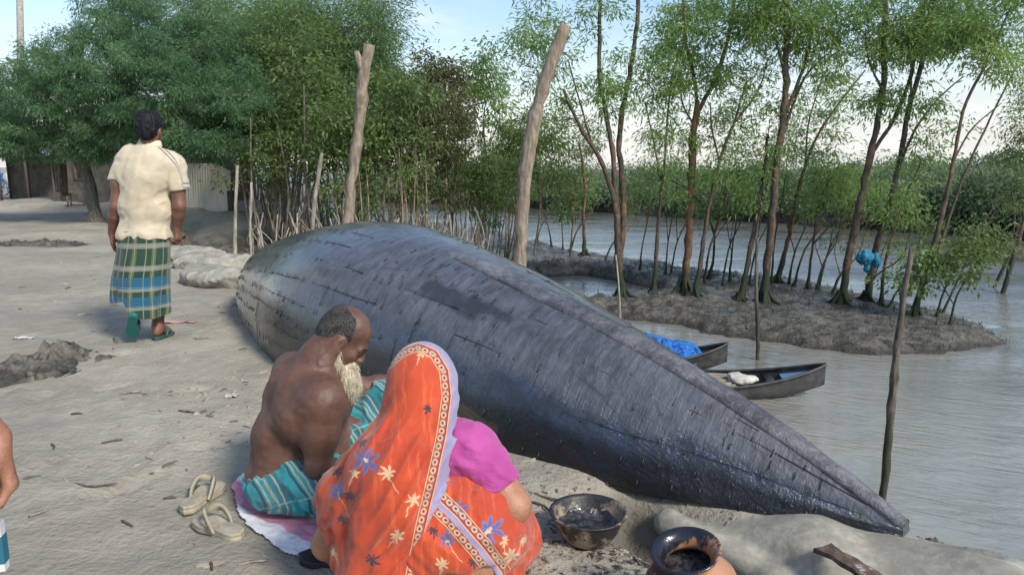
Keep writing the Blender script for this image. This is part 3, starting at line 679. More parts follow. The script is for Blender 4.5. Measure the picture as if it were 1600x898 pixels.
def spit_trees():
    T = traced_tree; G = 'keora trees on the mud spit'
    T('mangrove_tree', 'three-stemmed dark tree nearest the tidal pool on the mud spit', (972, 464), [
        ([(972, 464), (966, 400), (962, 330, -.1), (943, 260, -.2), (905, 195, -.4), (880, 140, -.5)], .115, .03),
        ([(966, 390), (962, 300), (955, 225), (938, 130), (937, 40), (940, -60)], .085, .035),
        ([(968, 415), (975, 330, .2), (968, 205, .3), (983, 120, .4), (995, 40, .5), (997, -70, .6)], .095, .04),
        ([(905, 195, -.4), (886, 160, -.3), (868, 150)], .03, .012), ([(925, 225, -.3), (903, 150, -.2), (888, 95)], .035, .012)],
        [(845, 70, 50, 85, 62), (868, 170, 40, 50, 22), (960, 140, 55, 60, 34), (1010, 100, 38, 50, 18), (930, 200, 30, 35, 12), (930, 20, 45, 45, 16)], B_SPIT, L_SPIT, 21, per=52)
    T('mangrove_tree', 'short reddish trunk with a dense dark top standing in the open water behind the pool', (914, 398), [
        ([(914, 398), (912, 340), (914, 300), (910, 255), (905, 225)], .085, .03), ([(912, 300), (930, 265), (940, 245)], .04, .015), ([(890, 392, -.3), (897, 330), (900, 280)], .045, .02)],
        [(908, 245, 38, 38, 34), (905, 290, 34, 20, 10)], B_RED, L_DARK, 22, per=55)
    T('mangrove_tree', 'slim straight tree forking low to the right of the three-stemmed tree', (1022, 458), [
        ([(1022, 458), (1026, 390), (1033, 300), (1040, 230), (1046, 150), (1052, 110)], .07, .015), ([(1033, 290), (1022, 225), (1008, 160)], .032, .012)],
        [(1035, 200, 42, 52, 34), (1030, 130, 48, 40, 22), (1045, 285, 36, 40, 18)], B_SPIT, L_SPIT, 23, per=40)
    T('mangrove_tree', 'thick dark trunk with mossy base and wide Y fork amid the mud spit', (1068, 458), [
        ([(1068, 458), (1076, 380), (1079, 290), (1084, 215), (1090, 165)], .125, .075),
        ([(1090, 175), (1110, 140, .2), (1128, 95, .3), (1140, 50, .3), (1150, -30, .3)], .065, .03),
        ([(1090, 165), (1084, 120), (1072, 70), (1068, 10), (1060, -60)], .055, .025), ([(1086, 200), (1066, 160), (1064, 110)], .035, .012)],
        [(1075, 45, 75, 55, 92), (1110, 110, 60, 45, 40), (1060, 140, 42, 42, 26), (1125, -10, 80, 45, 40), (1090, 210, 40, 30, 14)], B_RED, L_SPIT, 24, per=58)
    T('mangrove_tree', 'dark slanting tree close behind the wide Y-forked trunk', (1086, 463), [
        ([(1086, 463), (1097, 390), (1113, 300), (1128, 240), (1146, 195), (1166, 130)], .08, .02), ([(1124, 250), (1112, 200), (1110, 160)], .035, .012), ([(1146, 195), (1190, 130), (1200, 90)], .03, .012)],
        [(1150, 180, 48, 48, 34), (1120, 260, 40, 36, 22), (1180, 110, 38, 40, 18)], B_SPIT, L_SPIT, 25, per=42)
    T('mangrove_tree', 'leaning tree with a grey-green foot left of the tall black trunk', (1156, 470), [
        ([(1156, 470), (1170, 400), (1184, 330), (1193, 270), (1200, 210)], .085, .028), ([(1160, 455), (1180, 360, .5), (1205, 260, .5), (1222, 190, .5)], .06, .02)],
        [(1200, 230, 42, 45, 34), (1175, 290, 36, 32, 18), (1225, 165, 30, 40, 14)], B_SPIT, L_SPIT, 26, per=40)
    T('mangrove_tree', 'tall nearly black trunk with steep branches, the straightest on the spit', (1194, 474), [
        ([(1194, 474), (1203, 380), (1214, 250), (1226, 165), (1228, 60), (1226, -60)], .125, .05),
        ([(1224, 185), (1245, 135), (1260, 90), (1272, 30)], .06, .02), ([(1228, 195), (1262, 115, .2), (1292, 85, .3)], .05, .015), ([(1226, 120), (1212, 60), (1200, 10)], .04, .015)],
        [(1228, 30, 68, 50, 84), (1270, 60, 55, 45, 40), (1180, 30, 50, 50, 40), (1290, 120, 36, 36, 16), (1240, -30, 90, 40, 40)], B_SPIT, L_SPIT, 27, per=60)
    T('mangrove_tree', 'reddish leaning trunk just right of the straight black trunk', (1214, 442), [
        ([(1214, 442), (1232, 370), (1252, 280), (1276, 215), (1320, 150), (1352, 110)], .085, .018), ([(1258, 265), (1264, 190), (1282, 130)], .035, .012)],
        [(1262, 215, 48, 45, 40), (1310, 150, 45, 40, 24), (1290, 260, 32, 30, 12)], B_RED, L_SPIT, 28, per=44)
    T('mangrove_tree', 'big dark curving trunk with a sinuous second stem, left of the blue rag', (1315, 470), [
        ([(1315, 470), (1328, 390), (1350, 290), (1366, 215), (1378, 150), (1381, 60), (1388, -60)], .115, .045),
        ([(1358, 245), (1395, 190, .1), (1425, 110, .2), (1432, 60, .2), (1452, -20, .2)], .06, .03), ([(1378, 140), (1358, 95), (1352, 50)], .035, .012)],
        [(1370, 60, 62, 55, 66), (1350, 0, 70, 45, 46), (1365, 165, 34, 34, 16), (1430, 60, 45, 50, 32)], B_SPIT, L_SPIT, 29, per=55)
    T('mangrove_tree', 'dark trunk with the blue rag tied round it, forking high to the right', (1354, 470), [
        ([(1354, 470), (1364, 410), (1386, 330), (1404, 260), (1416, 190), (1440, 95), (1462, -30)], .095, .04),
        ([(1404, 262), (1432, 200), (1470, 150), (1505, 120)], .045, .012), ([(1418, 190), (1424, 120), (1418, 60)], .035, .012)],
        [(1445, 50, 60, 50, 54), (1490, 40, 55, 50, 44), (1420, 150, 40, 35, 18), (1460, -20, 80, 40, 36)], B_SPIT, L_SPIT, 30, per=54)
    T('mangrove_tree', 'pale-barked double tree leaning right, second from the tip of the spit', (1428, 490), [
        ([(1428, 490), (1448, 420), (1476, 320), (1494, 230), (1506, 170), (1540, 100), (1580, 10)], .075, .018),
        ([(1440, 460), (1470, 380, .2), (1500, 290, .3), (1545, 190, .3), (1590, 100, .3)], .05, .014), ([(1490, 250), (1520, 200), (1560, 165)], .03, .010)],
        [(1545, 60, 55, 45, 50), (1570, 110, 35, 40, 18), (1500, 60, 42, 40, 24), (1575, 10, 60, 40, 36)], B_SPIT, L_SPIT, 31, per=46)
    T('mangrove_tree', 'dark trunk slanting out of the picture, last but one at the tip of the spit', (1524, 512), [
        ([(1524, 512), (1548, 460), (1572, 410), (1590, 360), (1612, 300)], .065, .035), ([(1572, 410), (1585, 350), (1580, 290)], .03, .012)],
        [(1592, 225, 34, 60, 36), (1580, 320, 26, 30, 10), (1640, 240, 60, 60, 40)], B_SPIT, L_DARK, 32, per=46)
    T('mangrove_tree', 'stout dark trunk slanting out of the picture at the very tip of the spit', (1540, 524), [
        ([(1540, 524), (1562, 470), (1588, 385), (1612, 310), (1640, 220), (1680, 120)], .085, .05)],
        [(1660, 150, 70, 70, 60), (1605, 150, 26, 45, 14)], B_SPIT, L_SPIT, 33, per=46)
    # low leafy bushes at the tip of the spit
    for i, (b, st, bl, lb) in enumerate([
        ((1462, 496), [([(1462, 496), (1475, 455), (1500, 400), (1535, 350), (1560, 310)], .03, .008)], [(1420, 440, 34, 18, 10), (1450, 405, 26, 18, 8)], 'low bushy mangrove with round leafy tufts beside the knobbly mooring stake'),
        ((1485, 506), [([(1485, 506), (1492, 470), (1515, 430), (1540, 400)], .032, .01), ([(1490, 475), (1470, 440), (1462, 420)], .016, .006)], [(1485, 420, 40, 26, 17), (1520, 395, 30, 20, 10)], 'leafy green bush of several thin stems right of the knobbly mooring stake'),
        ((1470, 492), [([(1470, 492), (1500, 430), (1530, 372), (1555, 330)], .03, .01)], [(1545, 390, 36, 22, 14), (1530, 360, 30, 18, 9)], 'leafy green bush reaching right between the last leaning trunks')]):
        T('mangrove_bush', lb, b, st, bl, B_SPIT, L_DARK if i else L_SPIT, 50+i, per=44, sig=.13, L=.10, wd=.05, rk=3, group='bushes on the mud spit', cat='bush')
    # thin leaning saplings along the far side of the spit
    S = [(1100, 440, 1130, 330), (1128, 442, 1165, 330), (1232, 444, 1262, 345), (1240, 446, 1290, 340), (1275, 452, 1305, 380), (1278, 453, 1330, 330), (1300, 458, 1340, 400), (1345, 468, 1410, 400), (1385, 480, 1450, 420),
         (1000, 420, 1012, 345), (1048, 425, 1080, 330), (1040, 428, 1052, 330), (945, 405, 990, 350), (1140, 440, 1150, 350), (880, 390, 872, 300), (862, 385, 845, 320), (838, 380, 860, 330), (890, 393, 925, 330), (1170, 444, 1208, 330), (1205, 444, 1224, 300),
         (770, 364, 778, 260), (758, 362, 750, 280), (742, 358, 748, 290), (795, 372, 800, 290), (726, 356, 735, 300), (780, 368, 792, 300)]
    rng = np.random.default_rng(77)
    for i, (x0, y0, x1, y1) in enumerate(S):
        f = rng.random(); mx, my = (x0+x1)/2-(x1-x0)*.18, (y0+y1)/2
        st = [([(x0, y0), (mx, my), (x1, y1), (x1+(x1-x0)*.25+rng.normal()*8, y1-60)], .028+.014*f, .009), ([(mx, my), (x1-14+rng.normal()*10, y1-10), (x1-10, y1-60)], .017, .006)]
        T('mangrove_sapling', 'thin leaning sapling with sparse leaves along the river side of the mud spit', (x0, y0), st,
          [(x1+5, y1-55, 26, 34, 9), (x1-8, y1-20, 22, 20, 4)], B_RED if i % 3 == 0 else B_SPIT, L_SPIT if i % 2 else L_DARK, 100+i, per=34, group='saplings along the river side of the spit', rk=2, cat='sapling', twr=.004)
    # further leafy trees between the poles and behind the spit trees, seen as broken foliage against the sky
    for i, (x, y, bl, lb) in enumerate([
        (1108, 436, [(1010, 280, 40, 40, 20), (1150, 250, 45, 40, 22), (1105, 320, 45, 28, 16)], 'twiggy tree half hidden behind the wide Y-forked trunk'),
        (1262, 452, [(1310, 260, 55, 50, 40), (1345, 300, 38, 30, 20), (1270, 310, 42, 30, 16)], 'twiggy tree with broken foliage left of the big curving trunk'),
        (1376, 476, [(1440, 250, 42, 45, 22), (1405, 320, 38, 32, 20), (1460, 190, 40, 38, 18)], 'twiggy tree with broken foliage behind the blue rag')]):
        T('mangrove_tree', lb, (x, y), [([(x, y), (x+8, y-70), (bl[0][0]*.5+x*.5, y-150), (bl[0][0], bl[0][1])], .05, .012), ([(x+8, y-70), (bl[1][0], bl[1][1])], .03, .01)], bl, B_SPIT, L_SPIT, 140+i, per=36, twr=.005)

def thicket():
    """the dense mangrove behind the hull: a few kinds, each copied"""
    T = traced_tree; rng = np.random.default_rng(9)
    protos = []
    for i, (leaf, bark, lab) in enumerate([(L_DARK, B_PALE, 'bushy dark green mangrove on many thin pale stems in the thicket behind the hull'), (L_DARK, B_ACA, 'bushy dark green mangrove on brown stems in the thicket behind the hull'), (L_BROWN, B_PALE, 'brownish olive mangrove on thin pale stems in the thicket behind the hull')]):
        root = thing('thicket_mangrove', lab, 'tree', (0, 0, 0), 'mangroves of the thicket behind the hull'); tb = MB(); sk = []
        r2 = np.random.default_rng(60+i)
        for k in range(6):
            a = r2.random()*6.28; q = r2.random()*.55; b = np.array([math.cos(a)*q, math.sin(a)*q, -.08]); e = b*2.0+r2.normal(size=3)*.22; e[2] = 2.3+1.0*r2.random(); mid = (b+e)/2+r2.normal(size=3)*.12
            sk.append(trunk_tube(tb, np.array([b, mid, e]), .036+.016*r2.random(), .014, 6, i*10+k, False))
        tw, lf = tb, MB()
        crown_from(np.concatenate(sk), [((0, 0, 2.75), (1.05, 1.05, .75), 44), ((.3, 0, 3.3), (.6, .6, .5), 16), ((0, 0, 1.95), (1.1, 1.1, .4), 9)], r2, tw, lf, .10, .042, .25, 70, .14, .005)
        part('stems', tb, bark, root); part('crown', lf, leaf, root, smooth=False); protos.append((root, lab))
    spots = []
    for x, d, s, k in [(440, 18, 1.2, 0), (432, 16, .95, 1), (512, 16.5, 1.15, 1), (548, 15.5, .95, 0), (620, 16, 1.1, 0), (655, 17, 1.15, 2), (724, 18, .95, 0), (765, 18.5, .85, 0), 
                       (430, 21, 1.4, 0), (450, 20, 1.45, 1), (550, 20.5, 1.45, 1), (385, 24, 1.3, 0), (330, 24.5, 1.4, 1), (790, 20, .9, 0), (430, 24, 1.6, 0), (520, 25, 1.7, 1), (610, 25, 1.5, 0), ]:
        spots.append((x, d, s, k))
    used = set()
    for x, d, s, k in spots:
        p = at(x, 340, d); g = gz(p); rz = rng.random()*6.28; lab = protos[k][1]
        if k not in used: used.add(k); o = protos[k][0]; o.location = (p[0], p[1], g); o.rotation_euler = (0, 0, rz); o.scale = (s, s, s)
        else: copy_thing(protos[k][0], (p[0], p[1], g), rz, (s, s, s*(.92+.2*rng.random())), lab)
    # bare pale stems standing in front of the thicket
    for v in range(3):
        pass
    st = []
    for i in range(3):
        r2 = np.random.default_rng(200+i); tb = MB(); P = np.array([[0, 0, -.08], [.03*r2.normal(), .02, .6], [.07*r2.normal(), .05*r2.normal(), 1.3], [.12*r2.normal(), .08*r2.normal(), 2.0]])
        tube(tb, smooth_path(P, 12), np.linspace(.024, .010, 12), 6, True, .12, r2)
        tube(tb, smooth_path([P[1], P[1]+[.06*r2.normal(), .06, .5], P[1]+[.12*r2.normal(), .08, 1.1]], 8), np.linspace(.016, .008, 8), 5, True, .1, r2)
        st.append(solo('bare_sapling', 'bare pale forked sapling standing in the mud in front of the dark thicket', 'sapling', tb, B_STAKE if i != 1 else B_PALE, (0, 0, 0), 'bare saplings in front of the thicket'))
    for i in range(140):
        x = 388+375*rng.random(); d = 13.8+5.5*rng.random(); p = at(x, 340, d); s = .50+.38*rng.random()
        o = st[i] if i < 3 else copy_thing(st[i % 3], (0, 0, 0))
        o.location = (p[0], p[1], gz(p)); o.rotation_euler = (rng.normal()*.06, rng.normal()*.08, rng.random()*6.28); o.scale = (s*1.7, s*1.7, s)

def left_trees():
    rng = np.random.default_rng(31)
    # spreading feathery tree over the hut
    d0 = 17.0; b = at(152, 346, d0); g = gz(b); root = thing('acacia_tree', 'broad feathery blue-green tree spreading over the mud hut on the left', 'tree', (b[0], b[1], g))
    tb = MB(); sk = []
    A = lambda x, y, dd=0: at(x, y, d0+dd)
    for pts, r0, r1 in [([A(152, 352), A(146, 318), A(136, 275), A(126, 240), A(118, 205)], .20, .13), ([A(128, 245), A(150, 190, -.3), A(190, 130, -.5), A(230, 80, -.6)], .11, .04), ([A(118, 210), A(80, 160), A(40, 110, -.5), A(10, 90, -.6)], .10, .03),
                        ([A(124, 225), A(180, 195, -.8), A(260, 165, -1.2), A(330, 150, -1.3), A(390, 150, -1.2)], .10, .03), ([A(118, 205), A(120, 140, .6), A(130, 70, .8), A(160, 20, .8)], .10, .03), ([A(190, 130, -.5), A(270, 90, 0), A(340, 60, .3)], .06, .02)]:
        sk.append(trunk_tube(tb, np.array(pts), r0, r1, 10, len(sk)+300, len(sk) == 0))
    tw, lf = tb, MB(); sc = d0/FPX
    bl = []
    for x, y, rx, ry, k, dd in [(60, 150, 95, 70, 80, 0), (150, 100, 90, 70, 85, -.3), (230, 60, 90, 60, 80, 0), (320, 80, 80, 65, 75, .4), (250, 150, 90, 60, 80, -1.2), (340, 170, 75, 55, 70, -1.2), (60, 215, 80, 35, 45, -.6), (175, 205, 70, 35, 45, -1.0), (320, 225, 62, 26, 36, -1.3), (395, 150, 45, 60, 40, -.6), (190, 10, 70, 40, 40, .8), (10, 190, 60, 60, 35, -.4), (100, 130, 75, 60, 45, -1.3), (215, 110, 80, 55, 45, -1.6), (-40, 150, 70, 80, 40, 0), (-5, 222, 55, 26, 26, -.3), (-70, 200, 70, 50, 36, .3), (265, 232, 45, 20, 16, -1.3), (140, 235, 40, 18, 14, -1)]:
        bl.append((A(x, y, dd), (rx*sc, rx*sc*.8, ry*sc), int(k*1.75)))
    crown_from(np.concatenate(sk), bl, rng, tw, lf, .085, .017, .60, 135, .085, .005)
    part('trunk', tb, B_ACA, root); part('crown', lf, L_ACACIA, root, smooth=False)
    # tall pale trees behind
    for i, (x, d, bl, lb) in enumerate([
        (440, 19.5, [(430, 70, 75, 75, 95), (400, 150, 60, 60, 50), (480, 20, 60, 50, 50), (455, 130, 60, 55, 40)], 'tall light green tree right behind the feathery tree'),
        (545, 19.5, [(560, 60, 62, 75, 95), (590, 130, 48, 60, 50), (520, 110, 55, 55, 45), (600, 30, 30, 50, 24), (560, 190, 60, 50, 40)], 'tall light green tree topping the thicket behind the forked pole'),
        (340, 25, [(350, 20, 70, 60, 70), (390, 60, 55, 60, 45), (300, 0, 60, 45, 40)], 'tall green tree showing above the feathery tree'),
        (745, 21, [(765, 110, 28, 45, 26), (735, 130, 24, 35, 18), (775, 170, 26, 40, 16), (725, 190, 30, 30, 16)], 'slender light green treetop against the sky left of the thick pole'),
        (690, 20, [(690, 120, 26, 35, 24), (665, 110, 24, 30, 16), (700, 160, 34, 32, 24)], 'brown-leaved treetop against the sky above the hull ridge'),
        (835, 22, [(840, 215, 42, 48, 40), (800, 230, 40, 40, 26), (860, 270, 40, 30, 20), (880, 330, 30, 20, 8)], 'small olive tree half hidden by the thick pole')]):
        p = at(x, 335, d); g = gz(p); root = thing('tall_tree' if i < 3 else 'slender_tree', lb, 'tree', (p[0], p[1], g)); tb = MB(); sk = []
        bx, by = bl[0][:2]; r0 = .13 if i < 3 else .05
        base = np.array([p[0], p[1], g-.1])
        sk.append(trunk_tube(tb, np.array([base, at((x+bx)/2+6, (335+by)/2+30, d), at((x+bx)/2, (335+by)/2-20, d), at(bx, by+10, d)]), r0, r0*.25, 8, 400+i, True))
        for q in bl[1:]: sk.append(trunk_tube(tb, np.array([at((x+bx)/2+4, (335+by)/2+20, d), at((q[0]+x)/2, (q[1]+by)/2+50, d+.3), at(q[0], q[1]+8, d)]), r0*.5, r0*.15, 6, 420+i, False))
        tw, lf = tb, MB(); sc = d/FPX
        L_, w_, per_ = (.15, .024, 100) if i < 3 else (.12, .045, 60)
        crown_from(np.concatenate(sk), [(at(a, c, d+rng.normal()*.4), (rx*sc, rx*sc, ry*sc), k) for a, c, rx, ry, k in bl], rng, tw, lf, L_, w_, .5, per_, .26 if i < 3 else .2, .006)
        part('trunk', tb, B_PALE if i == 4 else B_ACA, root); part('crown', lf, [L_TALL, L_TALL, L_TALL, L_SPIT, L_BROWN, L_DARK][i], root, smooth=False)
spit_trees(); thicket(); left_trees()

def breathing_roots():
    """the spiky breathing roots that stud the mud"""
    rng = np.random.default_rng(4); mb = MB(); n = 0
    x = rng.uniform(-3, 9, 22000); y = rng.uniform(9, 20, 22000); s = psd(x, y, SPIT); q = psd(x, y, POOL); z = ground(x, y)
    ok = (s < .1) & (q > .15) & (z > WATER-.05) & (vnoise(x*1.1, y*1.1, 0, 5) > -.45)
    P = np.c_[x, y, z][ok][:3000]; m = len(P); h = .04+.08*rng.random(m); t = rng.normal(size=(m, 2))*.03; r = .007+.008*rng.random(m)
    th = np.arange(4)/4*6.28
    V = np.zeros((m, 5, 3)); V[:, :4, 0] = P[:, :1]+r[:, None]*np.cos(th); V[:, :4, 1] = P[:, 1:2]+r[:, None]*np.sin(th); V[:, :4, 2] = P[:, 2:]-.02; V[:, 4, :2] = P[:, :2]+t; V[:, 4, 2] = P[:, 2]+h
    i = np.arange(m)[:, None]*5; F = np.stack([np.concatenate([i+a, i+(a+1) % 4, i+4], 1) for a in range(4)], 1).reshape(-1, 3)
    mb.add(V.reshape(-1, 3), F); structure('breathing_roots', mb, B_WETSTAKE, kind='stuff')
breathing_roots()
# ------------------------------------------------------------------ poles and stakes
def pole(name, label, P, r, mat, group=None, n=10, jit=.10, seed=1, stub=None, cat='pole'):
    rng = np.random.default_rng(seed); P = np.asarray(P, float); g = gz(P[0]); P[0, 2] = min(P[0, 2], g-.05)
    m = max(10, int(np.linalg.norm(P[-1]-P[0])/.12)); Q = smooth_path(P, m)
    rr = np.interp(np.linspace(0, 1, m), np.linspace(0, 1, len(r)), r); Q[1:-1] += rng.normal(size=(m-2, 3))*rr[1:-1, None]*.10
    mb = MB(); tube(mb, Q, rr*(1+.10*rng.normal(size=m)), n, True, jit, rng)
    if stub: tube(mb, smooth_path(stub, 5), [stub_r*rr[-1] for stub_r in (.75, .7, .6, .5, .4)], 8, True, .1, rng)
    return solo(name, label, cat, mb, mat, (P[0][0], P[0][1], g), group)
d = 9.0; pole('wooden_pole', 'tall bare pole with a forked sawn top rising behind the left half of the hull', [at(536, 395, d), at(545, 330, d), at(562, 190, d), at(567, 130, d), at(577, 70, d)], [.080, .078, .065, .062, .072], B_POLE, seed=2, stub=[at(568, 112, d), at(561, 95, d-.03), at(557, 80, d-.05)])
d = 8.3; pole('wooden_pole', 'thick bare pole leaning right behind the ridge of the hull', [at(806, 475, d), at(812, 400, d), at(826, 235, d), at(850, 130, d), at(884, 40, d)], [.092, .085, .083, .078, .066], B_POLE, seed=3)
for i, (px, P, r, lb) in enumerate([
    (0, [at(365, 402, 10.4), at(368, 330, 10.4), at(371, 258, 10.4)], [.030, .026, .020], 'thin pale stake standing at the right corner of the tin fence'),
    (0, [at(393, 404, 10.8), at(391, 350, 10.8), at(393, 285, 10.8)], [.026, .022, .018], 'short pale stake just left of the black hull stern'),
    (0, [at(485, 372, 9.6), at(491, 320, 9.6), at(503, 239, 9.6)], [.034, .030, .024], 'whitish stake leaning right behind the hull, beside the forked pole'),
    (0, [at(972, 500, 10.0), at(966, 440, 10.0), at(962, 398, 10.0)], [.022, .018, .012], 'thin crooked pale stick at the edge of the tidal pool')]):
    pole('wooden_stake', lb, P, r, B_STAKE, 'stakes driven into the bank', 7, seed=10+i, cat='stake')
def wet(px, py): return on(px, py, WATER)
p = wet(1184, 562); pole('mooring_stake', 'thin dark mooring stake standing in the creek beside the small boats', [p+[0, 0, -.5], at(1184, 520, p[1]), at(1181, 450, p[1]), at(1183, 372, p[1])], [.034, .032, .028, .022], B_WETSTAKE, 'mooring stakes', 7, seed=15, cat='stake')
d = 5.6; pole('mooring_stake', 'tall knobbly mooring stake with a grey top near the bow of the upturned boat', [at(1377, 800, d), at(1382, 745, d), at(1391, 650, d), at(1400, 560, d), at(1410, 470, d), at(1425, 388, d)], [.034, .034, .031, .030, .028, .022], B_WETSTAKE, 'mooring stakes', 8, seed=16, cat='stake')
# ------------------------------------------------------------------ people
def skin_mat(name, a, b_, rough=.45):
    def fn(t, put, b):
        P = coords(t, 'Object'); n = noise(t, P, 9, 4); k = noise(t, P, 120, 3, .6)
        put('Base Color', mixc(t, (n*.6+k*.25+noise(t, P, 34, 4, .7)*.4-.12).ss(.3, .72), a, b_)); bl = noise(t, P, 28, 5, .7); put('Normal', bump(t, k*.8+bl*1.2+noise(t, P, 260, 2)*.5, .45, .0035)); put('Roughness', n*.18+bl*.2+rough-.16)
        b.inputs['Subsurface Weight'].default_value = .12; b.inputs['Subsurface Radius'].default_value = (.012, .005, .003); b.inputs['Subsurface Scale'].default_value = .5
    return material(name, fn=fn)
SK_DARK = skin_mat('deep_brown_skin', (.080, .040, .028), (.150, .074, .051), .50)
SK_MID = skin_mat('brown_skin', (.12, .055, .034), (.205, .10, .065), .46)
SK_WARM = skin_mat('warm_brown_skin', (.27, .125, .072), (.40, .20, .12), .5)
SK_BY = skin_mat('bystander_skin', (.24, .105, .062), (.36, .175, .11), .5)
def hair_mat(name, a, b_, rough=.5):
    def fn(t, put, b):
        P = coords(t, 'Object'); n = noise(t, vscale(t, P, (1, 1, .4)), 210, 4, .65)*.7+noise(t, P, 24, 3)*.3
        put('Base Color', mixc(t, n.ss(.35, .68), a, b_)); put('Normal', bump(t, n, .6, .006))
    return material(name, rough=rough, fn=fn, Specular_IOR_Level=.22)
H_BLACK = hair_mat('black_hair', (.004, .004, .006), (.014, .015, .020), .6)
H_GREY = hair_mat('cropped_grey_hair', (.012, .011, .011), (.085, .078, .074), .7)
H_WHITE = hair_mat('white_beard_hair', (.50, .43, .31), (.80, .74, .60), .7)

def frame(f, u):
    f = nrm(f); u = np.asarray(u, float); u = nrm(u-f*(u@f)); return np.stack([f, np.cross(u, f), u], 1)     # columns: forward, left, up
def head(S, o, M, neck=None, ears=True):
    w = lambda x, y, z: np.asarray(o)+M@np.array([x, y, z])
    S.ell(w(-.012, 0, .045), (.098, .077, .088), .02, M); S.ell(w(.035, 0, -.035), (.058, .056, .075), .04, M); S.ell(w(.074, 0, -.092), (.020, .024, .018), .03, M)
    for s in (-1, 1):
        S.cap(w(.086, .010*s, .024), w(.074, .050*s, .022), .012, .010, .02); S.ell(w(.064, .042*s, -.018), (.022, .022, .02), .025, M)
        S.ell(w(.094, .032*s, .004), (.014, .018, .012), .012, M, sub=True); S.ell(w(.077, .031*s, .004), (.0135, .0145, .0125), .004, M)
        S.ell(w(.082, .031*s, .010), (.012, .017, .006), .006, M)
        if ears:
            S.ell(w(-.006, .079*s, -.006), (.019, .009, .031), .008, rot=M@rotm((0, 0, 1), -.35*s)); S.ell(w(-.001, .088*s, -.004), (.010, .006, .018), .006, M, sub=True); S.ell(w(.002, .078*s, -.034), (.009, .006, .010), .008, M)
    S.cap(w(.090, 0, .022), w(.112, 0, -.020), .009, .013, .014)
    for s in (-1, 1): S.ell(w(.100, .013*s, -.026), (.012, .009, .008), .01, M)
    S.ell(w(.090, 0, -.053), (.010, .024, .006), .008, M); S.ell(w(.087, 0, -.064), (.011, .021, .007), .008, M); S.cap(w(.100, .018, -.0585), w(.100, -.018, -.0585), .0025, .0025, .004, sub=True)
    return w
def hand(S, wr, d, n, t, curl=(.5, .6, .4), thumb=.5, sc=1.0, spread=.0, k=.006):
    """wrist, finger direction, the way the palm faces, the thumb's side"""
    wr = np.asarray(wr, float); d = nrm(d); n = nrm(np.asarray(n)-d*(np.asarray(n)@d)); t0 = np.cross(n, d); t = t0*np.sign(t0@np.asarray(t)+1e-9)
    L = (.078, .086, .080, .062); K = (.088, .092, .087, .078)
    for i in range(4):
        kn = wr+(d*K[i]+t*(.031-.0205*i)-n*.004*(i in (1, 2)))*sc; b0 = wr+(d*.012+t*(.016-.011*i))*sc
        S.cap(b0, kn, .0145*sc, .0115*sc, .016*sc)
        p = kn; a = 0; ax = d+t*(.10-.07*i)*(1+spread); ax = nrm(ax)
        for f, c, r0, r1 in ((.47, curl[0], .0098, .0088), (.29, curl[1], .0088, .0080), (.24, curl[2], .0080, .0066)):
            a += c*(1+.07*i); q = p+(ax*math.cos(a)+n*math.sin(a))*L[i]*f*sc; S.cap(p, q, r0*sc, r1*sc, k); p = q
    p0 = wr+(d*.022+t*.020)*sc; p1 = wr+(d*.055+t*.043+n*.018*thumb*2)*sc; p2 = p1+(d*.026+t*.010+n*.020*thumb*2)*sc; p3 = p2+(d*.022-t*.004+n*.014*thumb*2)*sc
    S.cap(p0, p1, .0155*sc, .0125*sc, .014*sc); S.cap(p1, p2, .0112*sc, .0098*sc, k); S.cap(p2, p3, .0098*sc, .0078*sc, k)
def foot(S, an, d, roll=None, sc=1.0, k=.02, up=(0, 0, 1)):
    """ankle, toe direction"""
    d = nrm(d); u = nrm(np.asarray(up)-d*(np.asarray(up)@d)); l = np.cross(u, d); an = np.asarray(an, float); w = lambda x, y, z: an+(d*x+l*y+u*z)*sc
    S.ell(w(-.035, 0, -.045), (.034*sc, .030*sc, .036*sc), .03, np.stack([d, l, u], 1)); S.cap(w(0, 0, -.01), w(.09, 0, -.048), .033*sc, .026*sc, .03); S.cap(w(.07, .012, -.056), w(.125, .018, -.063), .026*sc, .020*sc, .03); S.cap(w(.07, -.016, -.058), w(.115, -.024, -.066), .024*sc, .017*sc, .03)
    for i in range(5): S.cap(w(.115-.006*i, .030-.016*i, -.068), w(.168-.012*i, .034-.019*i, -.071), .0105*sc-.0009*i, .0085*sc-.0008*i, .008)
